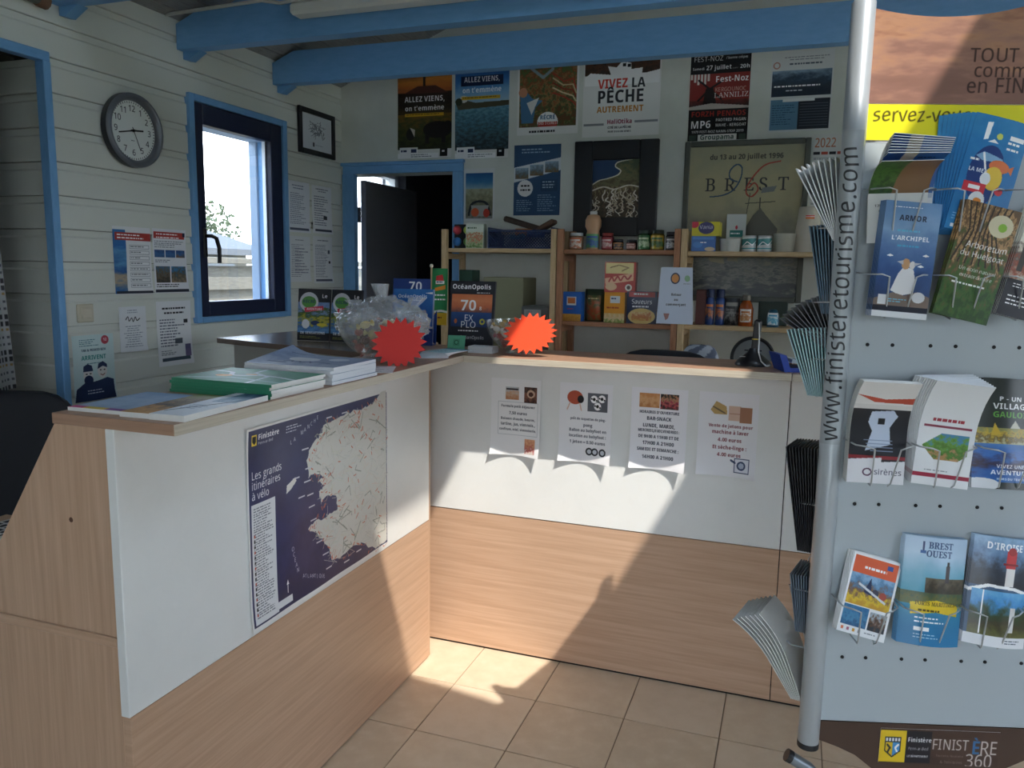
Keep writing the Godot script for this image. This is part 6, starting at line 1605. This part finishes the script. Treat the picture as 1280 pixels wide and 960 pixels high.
	part(hs, "base", Geo.new().lathe([Vector2(0, 0), Vector2(0.062, 0), Vector2(0.062, 0.006), Vector2(0.052, 0.02), Vector2(0.024, 0.042), Vector2(0.014, 0.06), Vector2(0, 0.06)], 24), bk)
	part(hs, "handset", Geo.new().box(Vector3(0, 0.105, 0), Vector3(0.026, 0.11, 0.022), 0.006, 0, Transform3D(Basis(Vector3(0, 0, 1), -0.06), Vector3.ZERO)), bk)
	part(hs, "band", Geo.new().box(Vector3(0.005, 0.092, 0), Vector3(0.027, 0.003, 0.023)), flat(hexc("c8a82c"), 0.4))
	part(hs, "cord", Geo.new().tube([Vector3(0.012, 0.15, 0.012), Vector3(0.016, 0.1, 0.014), Vector3(0.017, 0.05, 0.03), Vector3(0.028, 0.02, 0.05), Vector3(0.045, 0.005, 0.062)], 0.0022, 6), flat(hexc("d8d8d4"), 0.4))
	part(hs, "metal_clip", Geo.new().box(Vector3(-0.034, 0.031, 0.025), Vector3(0.022, 0.002, 0.005), 0, 0, Transform3D(Basis(Vector3(0, 0, 1), 0.0), Vector3.ZERO)), flat(hexc("c0c2c6"), 0.3, 0.5))
	var fo := thing("blue_tray", "bright blue tray with papers by the worktop seam", "tray", Vector3(0.0, T0, -2.765), 18)
	part(fo, "shell", Geo.new().extrude(PackedVector2Array([Vector2(-0.055, 0.058), Vector2(-0.035, 0.0), Vector2(0.09, 0.0), Vector2(0.09, 0.012), Vector2(-0.018, 0.014), Vector2(-0.032, 0.055)]), 0.12, Transform3D(Basis(), Vector3(0, 0, -0.06))), flat(hexc("2444a0"), 0.4))
	part(fo, "papers", Geo.new().box(Vector3(0.035, 0.022, 0), Vector3(0.1, 0.012, 0.105), 0.001, 0, Transform3D(Basis(Vector3(0, 0, 1), -0.16), Vector3(0, 0.012, 0))), flat(hexc("a9b8c0"), 0.6))
	# behind the counter
	var sg := thing("round_sign", "round dial with black ring leaning under the shelf", "dial", Vector3(-0.185, 1.123, -4.24))
	var ring := []
	for i in 17:
		var a := TAU * i / 16.0
		ring.append(Vector2(0.104 + 0.009 * cos(a), 0.009 * sin(a)))
	part(sg, "ring", Geo.new().lathe(ring, 36, Transform3D(Basis(Vector3(1, 0, 0), PI / 2), Vector3.ZERO)), flat(hexc("141519"), 0.4))
	var dp := PackedVector2Array()
	for i in 32:
		dp.append(Vector2(cos(TAU * i / 32), sin(TAU * i / 32)) * 0.1)
	part(sg, "face", Geo.new().extrude(dp, 0.004, Transform3D(Basis(), Vector3(0, 0, -0.003)), cells["dial"]), paper)
	part(sg, "prop", Geo.new().tube([Vector3(0, -0.1, -0.01), Vector3(0, -0.265, -0.03)], 0.008, 8), bk)


# ---------------------------------------------------------------- brochure tower
func tower_xf(side := 0) -> Transform3D:
	if side == 0:
		return Transform3D(Basis(Vector3.UP, deg_to_rad(TOWER_TURN)), TOWER)
	# second face: from the same pole away from the camera, its outside turned to the left
	return Transform3D(Basis(Vector3.UP, deg_to_rad(TOWER_TURN + 60.0 + 180.0)), TOWER)

func pocket_geo(w: float) -> Geo:
	# open wire holder: two upright loops joined to the panel
	var g := Geo.new()
	for s in [-1.0, 1.0]:
		var x: float = s * w * 0.21
		g.tube([Vector3(s * w * 0.5, 0.062, 0.002), Vector3(s * w * 0.46, 0.06, 0.05), Vector3(x + s * 0.012, 0.06, 0.066), Vector3(x, 0.056, 0.068), Vector3(x - s * 0.006, -0.012, 0.05), Vector3(x - s * 0.008, -0.018, 0.044), Vector3(x, -0.006, 0.002)], 0.0016, 6)
	return g

func build_tower() -> void:
	var t := thing("brochure_tower", "three-sided grey brochure tower with wire pockets and yellow band", "display stand", TOWER, TOWER_TURN)
	var side := 0.50
	var grey := flat(hexc("b0b9be"), 0.45)
	var b60 := Basis(Vector3.UP, deg_to_rad(60.0))
	var apex := b60 * Vector3(side, 0, 0)
	for k in 3:
		var bx: Basis = [Basis(), Basis(Vector3.UP, deg_to_rad(120.0)), Basis(Vector3.UP, deg_to_rad(240.0))][k]
		var o: Vector3 = [Vector3.ZERO, Vector3(side, 0, 0), apex][k]
		var xf := Transform3D(bx, o)
		# metal sheet with peg holes pressed through as short dark sleeves
		part(t, "panel", Geo.new().bar(Vector3(0.018, 0.662, -0.012), Vector3(side - 0.018, 1.792, 0.0), 0.002, 0, xf), grey)
		var holes := Geo.new()
		for y in [1.424, 1.115, 0.80]:
			for i in 4:
				for d in [0.054, 0.100]:
					holes.lathe([Vector2(0.0036, 0.0), Vector2(0.0034, 0.0012), Vector2(0.0, 0.0013)], 10, xf * Transform3D(Basis(Vector3(1, 0, 0), PI / 2), Vector3(d + i * 0.116, y, 0)))
		holes.lathe([Vector2(0.0036, 0.0), Vector2(0.0034, 0.0012), Vector2(0.0, 0.0013)], 10, xf * Transform3D(Basis(Vector3(1, 0, 0), PI / 2), Vector3(0.245, 1.72, 0)))
		part(t, "peg_holes", holes, flat(hexc("101114"), 0.8)).set_meta("kind", "stuff")
		part(t, "band", Geo.new().extrude(PackedVector2Array([Vector2(0.016, 1.795), Vector2(side - 0.016, 1.795), Vector2(side - 0.016, 1.858), Vector2(0.016, 1.858)]), 0.014, xf * Transform3D(Basis(), Vector3(0, 0, -0.012)), cells["tower_band"]), gloss)
		var arc := PackedVector2Array([Vector2(0.016, 1.859), Vector2(side - 0.016, 1.859)])
		for i in 21:
			var x := side - 0.016 - (side - 0.032) * i / 20.0
			arc.append(Vector2(x, 1.92) if k > 0 else Vector2(x, 2.007 + (0.95 * pow(x - 0.14, 2) if x < 0.34 else 0.038 + 0.1 * (x - 0.34))))
		part(t, "header", Geo.new().extrude(arc, 0.014, xf * Transform3D(Basis(), Vector3(0, 0, -0.012)), cells["tower_head"]), gloss)
		var foot := PackedVector2Array([Vector2(0.016, 0.661), Vector2(0.016, 0.622), Vector2(0.095, 0.59), Vector2(side - 0.095, 0.59), Vector2(side - 0.016, 0.622), Vector2(side - 0.016, 0.661)]) if k > 0 else PackedVector2Array([Vector2(0.016, 0.661), Vector2(0.016, 0.622), Vector2(0.06, 0.606), Vector2(0.095, 0.59), Vector2(0.14, 0.555), Vector2(0.17, 0.48), Vector2(0.18, 0.0), Vector2(side - 0.18, 0.0), Vector2(side - 0.17, 0.48), Vector2(side - 0.14, 0.555), Vector2(side - 0.016, 0.622), Vector2(side - 0.016, 0.661)])
		part(t, "base_panel", Geo.new().extrude(foot, 0.014, xf * Transform3D(Basis(), Vector3(0, 0, -0.014))), flat(hexc("4c382e"), 0.4))
		part(t, "pole", Geo.new().lathe([Vector2(0, 0.612), Vector2(0.017, 0.612), Vector2(0.0205, 0.618), Vector2(0.0205, 2.03 - 0.1 * int(k == 2)), Vector2(0.016, 2.036 - 0.1 * int(k == 2)), Vector2(0, 2.036 - 0.1 * int(k == 2))], 24, Transform3D(Basis(), o)), flat(hexc("b9c0c6"), 0.32, 0.35))
		part(t, "pole_cap", Geo.new().lathe([Vector2(0, 0.606), Vector2(0.0208, 0.606), Vector2(0.0212, 0.615), Vector2(0.0208, 0.618)], 24, Transform3D(Basis(), o)), flat(hexc("1c1d20"), 0.5))
	# emblem and lettering on the front base: cut from the foot artwork where the panel is tall enough
	var fc: Rect2 = cells["tower_foot"]
	part(t, "emblem", Geo.new().sheet(func(u: float, v: float): return Vector3(0.142 + u * 0.235, 0.652 - v * 0.075, 0.0015), 1, 1, Rect2(fc.position + fc.size * Vector2(0.2825, 0.10), fc.size * Vector2(0.59, 0.76)), 0.0008), gloss)
	# address lettering running up the near pole
	part(t, "lettering", Geo.new().sheet(func(u: float, v: float):
		var a := deg_to_rad(-90.0 + v * 124.0)
		return Vector3(sin(a) * 0.0210, 1.235 + u * 0.575, cos(a) * 0.0210), 2, 10, cells["web"], 0.0), gloss)
	# foot tube
	part(t, "foot_tube", Geo.new().tube([Vector3(-0.018, 0.549, -0.05), Vector3(0.02, 0.528, -0.045), Vector3(0.07, 0.48, -0.04), Vector3(0.12, 0.3, -0.035), Vector3(0.13, 0.02, -0.03)], 0.013, 12), flat(hexc("8c9398"), 0.35, 0.4))
	part(t, "foot_cap", Geo.new().tube([Vector3(-0.024, 0.552, -0.0507), Vector3(-0.014, 0.547, -0.0495)], 0.0136, 12), flat(hexc("1c1d20"), 0.5))
	# wire pockets
	var pg := pocket_geo(0.112).mesh()
	var wire := flat(hexc("c6cacc"), 0.3, 0.6)
	for y in [1.645, 1.495, 1.182, 0.868]:
		for i in 4:
			part(t, "wire_pocket", pg, wire, Vector3(0.079 + i * 0.116, y, 0.0))
	var m2 := Transform3D(Basis(Vector3.UP, deg_to_rad(240.0)), Vector3.ZERO)
	for y in [1.58, 1.44, 1.33, 1.04, 0.86, 0.74]:
		for i in 2:
			var o := part(t, "wire_pocket", pg, wire)
			o.transform = m2 * Transform3D(Basis(), Vector3(-0.075 - i * 0.13, y, 0.0))

# a leaflet seen from the front: foot at the origin, bowed and leaning back by «lean»
func leaflet_mesh(w: float, h: float, art: String, edge: String, bow := 0.0, droop := 0.0, t := 0.0022) -> ArrayMesh:
	return Geo.new().sheet(func(u: float, v: float):
		var y := (1.0 - v) * h
		var z := bow * sin(u * PI)
		if droop != 0.0:
			# the upper part falls forward
			var k := clampf((1.0 - v - 0.45) / 0.55, 0.0, 1.0)
			var a := k * absf(droop)
			y = h * 0.45 * minf(1.0, (1.0 - v) / 0.45) + (h * 0.55 * sin(a) / absf(droop) if k > 0.0 else 0.0)
			z += h * 0.55 * (1.0 - cos(a)) / droop if k > 0.0 else 0.0
		return Vector3((u - 0.5) * w, y, z), 6, 10, cells[art], t, sw(edge)).mesh()

func pile(called: String, label: String, mesh: Mesh, n: int, at: Vector3, lean: float, roll: float, step: Vector3, droll := 0.0, dlean := 0.0, side := 0, yaw := 0.0) -> void:
	var list := []
	for i in n:
		var b := Basis(Vector3.UP, deg_to_rad(yaw)) * Basis(Vector3(0, 0, 1), deg_to_rad(roll + droll * i)) * Basis(Vector3(1, 0, 0), deg_to_rad(-lean + dlean * i))
		list.append(tower_xf(side) * Transform3D(b, at + step * i))
	if side == 0:
		copies(called, label + ", behind the front copy", "brochure", mesh, gloss, list, label, 0, "front copy of " + label if n > 1 else label)
	else:
		copies(called, label, "brochure", mesh, gloss, list, label)

func build_tower_leaflets() -> void:
	var z0 := 0.040
	var back := Vector3(-0.0006, 0, -0.0031)
	# upper row
	pile("brochure", "sky blue seafood brochure fanned in the top right pocket", leaflet_mesh(0.10, 0.21, "seafood", "1d6cb0", 0.004), 9, Vector3(0.203, 1.628, 0.040), 6, -14, Vector3(-0.0012, 0.0, -0.0033), 1.7, 0.5)
	pile("brochure", "white leaflet drooping forward in the top left pocket", leaflet_mesh(0.105, 0.165, "accom", "c8c8c4", 0.0, 1.5, 0.0015), 1, Vector3(0.078, 1.612, 0.030), 2, 2, Vector3.ZERO)
	pile("brochure", "blue and beige leaflet drooping forward in the top left pocket", leaflet_mesh(0.105, 0.175, "accom_blue", "e8e8e4", 0.0, 1.45, 0.0015), 8, Vector3(0.084, 1.616, 0.028), 1, 1, Vector3(0.0009, 0.0042, -0.0022), -0.7, -0.6)
	# second row
	pile("brochure", "blue brochure with two white seabirds in second pocket row", leaflet_mesh(0.098, 0.205, "seabird", "5f82b4"), 6, Vector3(0.082, 1.478, 0.056), 2, -4, back, 0.0)
	pile("brochure", "green forest garden brochure tilted in its wire pocket", leaflet_mesh(0.10, 0.205, "forest", "4a3c2c"), 3, Vector3(0.189, 1.478, 0.056), 2, -13, back, 0.8)
	pile("brochure", "cream brochure with bottles cut by the right edge", leaflet_mesh(0.10, 0.205, "bottles", "e8e8e4"), 4, Vector3(0.300, 1.478, 0.056), 2, -14, back, 0.6)
	# third row
	pile("brochure", "dark brochure with white top in third pocket row", leaflet_mesh(0.105, 0.205, "mermaid", "e8e8e4", 0.0, 0.9), 9, Vector3(0.072, 1.167, z0), 6, -2, Vector3(0.0004, 0.0, -0.0033))
	pile("brochure", "white brochure with leafy oval picture in third row", leaflet_mesh(0.105, 0.205, "legends", "dfe3e8", 0.0, 0.8), 10, Vector3(0.188, 1.166, z0 + 0.004), 6, -6, Vector3(0.0002, 0.0012, -0.0033), 0.9)
	pile("brochure", "dark and blue village brochure at the third row's right", leaflet_mesh(0.115, 0.205, "village", "2a302c", 0.010), 4, Vector3(0.306, 1.163, z0), 10, -2, back)
	# fourth row
	pile("brochure", "orange-topped boating brochure tilted in the bottom row", leaflet_mesh(0.095, 0.155, "boating", "e8e8e4"), 5, Vector3(0.064, 0.868, z0 + 0.01), 14, -15, back, 0.5)
	pile("brochure", "turquoise lighthouse brochure bowed in the bottom row", leaflet_mesh(0.118, 0.208, "lighthouse", "3c8cb0", 0.016), 5, Vector3(0.195, 0.852, z0), 8, -4, back)
	pile("brochure", "brochure with red lighthouse at bottom right of tower", leaflet_mesh(0.118, 0.208, "red_light", "94b8d8", 0.016), 4, Vector3(0.318, 0.855, z0), 8, -6, back)
	# face turned to the left: x runs toward the camera's pole, z out to the left
	pile("side_leaflet", "white striped leaflet fanning at the tower's upper left", leaflet_mesh(0.1, 0.155, "leaf_plain", "dfe3e8"), 10, Vector3(-0.06, 1.615, 0.012), 0, 0, Vector3(0.001, 0.0, 0.0012), 0.0, 3.3, 1)
	pile("side_leaflet", "dark blue upright leaflet left of the tower pole", leaflet_mesh(0.1, 0.17, "leaf_plain", "4c6c84"), 10, Vector3(-0.075, 1.478, 0.012), 0, 0, Vector3(0.0, 0.0, 0.0030), 0.0, 1.3, 1)
	pile("side_leaflet", "dark leaflet spread like a fan left of the pole", leaflet_mesh(0.1, 0.105, "leaf_plain", "3c3f48"), 11, Vector3(-0.075, 1.412, 0.012), -10, 0, Vector3(0.0, 0.0, 0.0016), 0.0, 5.0, 1)
	pile("side_leaflet", "pale blue leaflet in the thick bundle left of pole", leaflet_mesh(0.1, 0.135, "leaf_teal", "a9ccd4"), 14, Vector3(-0.07, 1.318, 0.010), 0, 0, Vector3(0.0, 0.0, 0.0033), 0.0, 1.6, 1)
	pile("side_leaflet", "black leaflet in the dark pack left of tower pole", leaflet_mesh(0.1, 0.212, "lab_dark", "202228"), 14, Vector3(-0.07, 1.002, 0.010), 0, 0, Vector3(0.0, 0.0, 0.0032), 0.0, 0.75, 1)
	pile("side_leaflet", "grey leaflet in the low pack left of tower pole", leaflet_mesh(0.1, 0.12, "leaf_plain", "6a7888"), 11, Vector3(-0.07, 0.832, 0.010), 0, 0, Vector3(0.0, 0.0, 0.0034), 0.0, 0.9, 1)
	pile("side_newspaper", "folded newspaper sagging out of the lowest side pocket", leaflet_mesh(0.12, 0.19, "news", "e8e8e4", 0.0, 0.5, 0.0016), 7, Vector3(-0.06, 0.695, 0.020), -22, 0, Vector3(0.0, 0.0, 0.0032), 0.0, 2.2, 1)


# ---------------------------------------------------------------- seats
func build_seating() -> void:
	var bk := flat(hexc("1e2027"), 0.75)
	var pl := flat(hexc("17181c"), 0.4)
	for q in [["office_chair", "black padded office chair beside the left counter end", Vector3(-2.37, 0, -1.71), 20.0, 1.125], ["office_chair", "black office chair just showing behind the far counter", Vector3(-0.53, 0, -3.36), 0.0, 1.209]]:
		var t := thing(q[0], q[1], "chair", q[2], q[3])
		var top: float = q[4]
		part(t, "backrest", Geo.new().sheet(func(u: float, v: float):
			var a := u * TAU
			var e := pow(sin(v * PI), 0.45)
			var d := Vector3(sin(a), 0, cos(a))
			var yy := cos(v * PI)
			return Vector3(signf(d.x) * pow(absf(d.x), 0.6) * 0.24 * e, top - 0.27 + 0.27 * signf(yy) * pow(absf(yy), 0.6), -0.20 + d.z * 0.05 * e + 0.05 * pow(absf(d.x), 2.0) * e), 32, 16, Rect2(0, 0, 0.001, 0.001), 0.0), bk)
		part(t, "seat", Geo.new().box(Vector3(0, 0.48, 0.06), Vector3(0.48, 0.09, 0.46), 0.035), bk)
		part(t, "back_stem", Geo.new().tube([Vector3(0, 0.45, -0.05), Vector3(0, 0.47, -0.25), Vector3(0, top - 0.3, -0.27)], 0.02, 8), pl)
		part(t, "gas_lift", Geo.new().tube([Vector3(0, 0.12, 0.05), Vector3(0, 0.44, 0.05)], 0.028, 10), pl)
		for s in [-1, 1]:
			part(t, "armrest", Geo.new().tube([Vector3(s * 0.22, 0.45, -0.05), Vector3(s * 0.29, 0.5, -0.04), Vector3(s * 0.29, 0.68, -0.06), Vector3(s * 0.29, 0.69, 0.14)], 0.018, 8), pl)
		for i in 5:
			var a := TAU * i / 5.0 + 0.3
			var lg := part(t, "leg", Geo.new().tube([Vector3(0, 0.12, 0.05), Vector3(cos(a) * 0.28, 0.075, 0.05 + sin(a) * 0.28)], 0.022, 8, 0.014), pl)
			part(lg, "castor", Geo.new().tube([Vector3(cos(a) * 0.28 - 0.012, 0.032, 0.05 + sin(a) * 0.28), Vector3(cos(a) * 0.28 + 0.012, 0.032, 0.05 + sin(a) * 0.28)], 0.03, 12), pl)
	single("striped_cushion", "grey striped cushion on the chair behind far counter", "cushion", Geo.new().sheet(func(u: float, v: float):
		var a := u * TAU
		var e := pow(sin(v * PI), 0.5)
		return Vector3(sin(a) * 0.10 * e, cos(v * PI) * 0.16, cos(a) * 0.045 * e), 24, 14, cells["stripes"], 0.0), paper, Vector3(-0.413, 1.055, -3.87), 0)
	var st := thing("stool", "small black stool holding the striped cushion", "stool", Vector3(-0.413, 0, -3.87))
	part(st, "seat", Geo.new().lathe([Vector2(0, 0.87), Vector2(0.15, 0.87), Vector2(0.16, 0.885), Vector2(0.15, 0.91), Vector2(0, 0.91)], 24), pl)
	for i in 4:
		var a := TAU * i / 4.0 + 0.78
		part(st, "leg", Geo.new().tube([Vector3(cos(a) * 0.12, 0.87, sin(a) * 0.12), Vector3(cos(a) * 0.19, 0.0, sin(a) * 0.19)], 0.012, 8), pl)
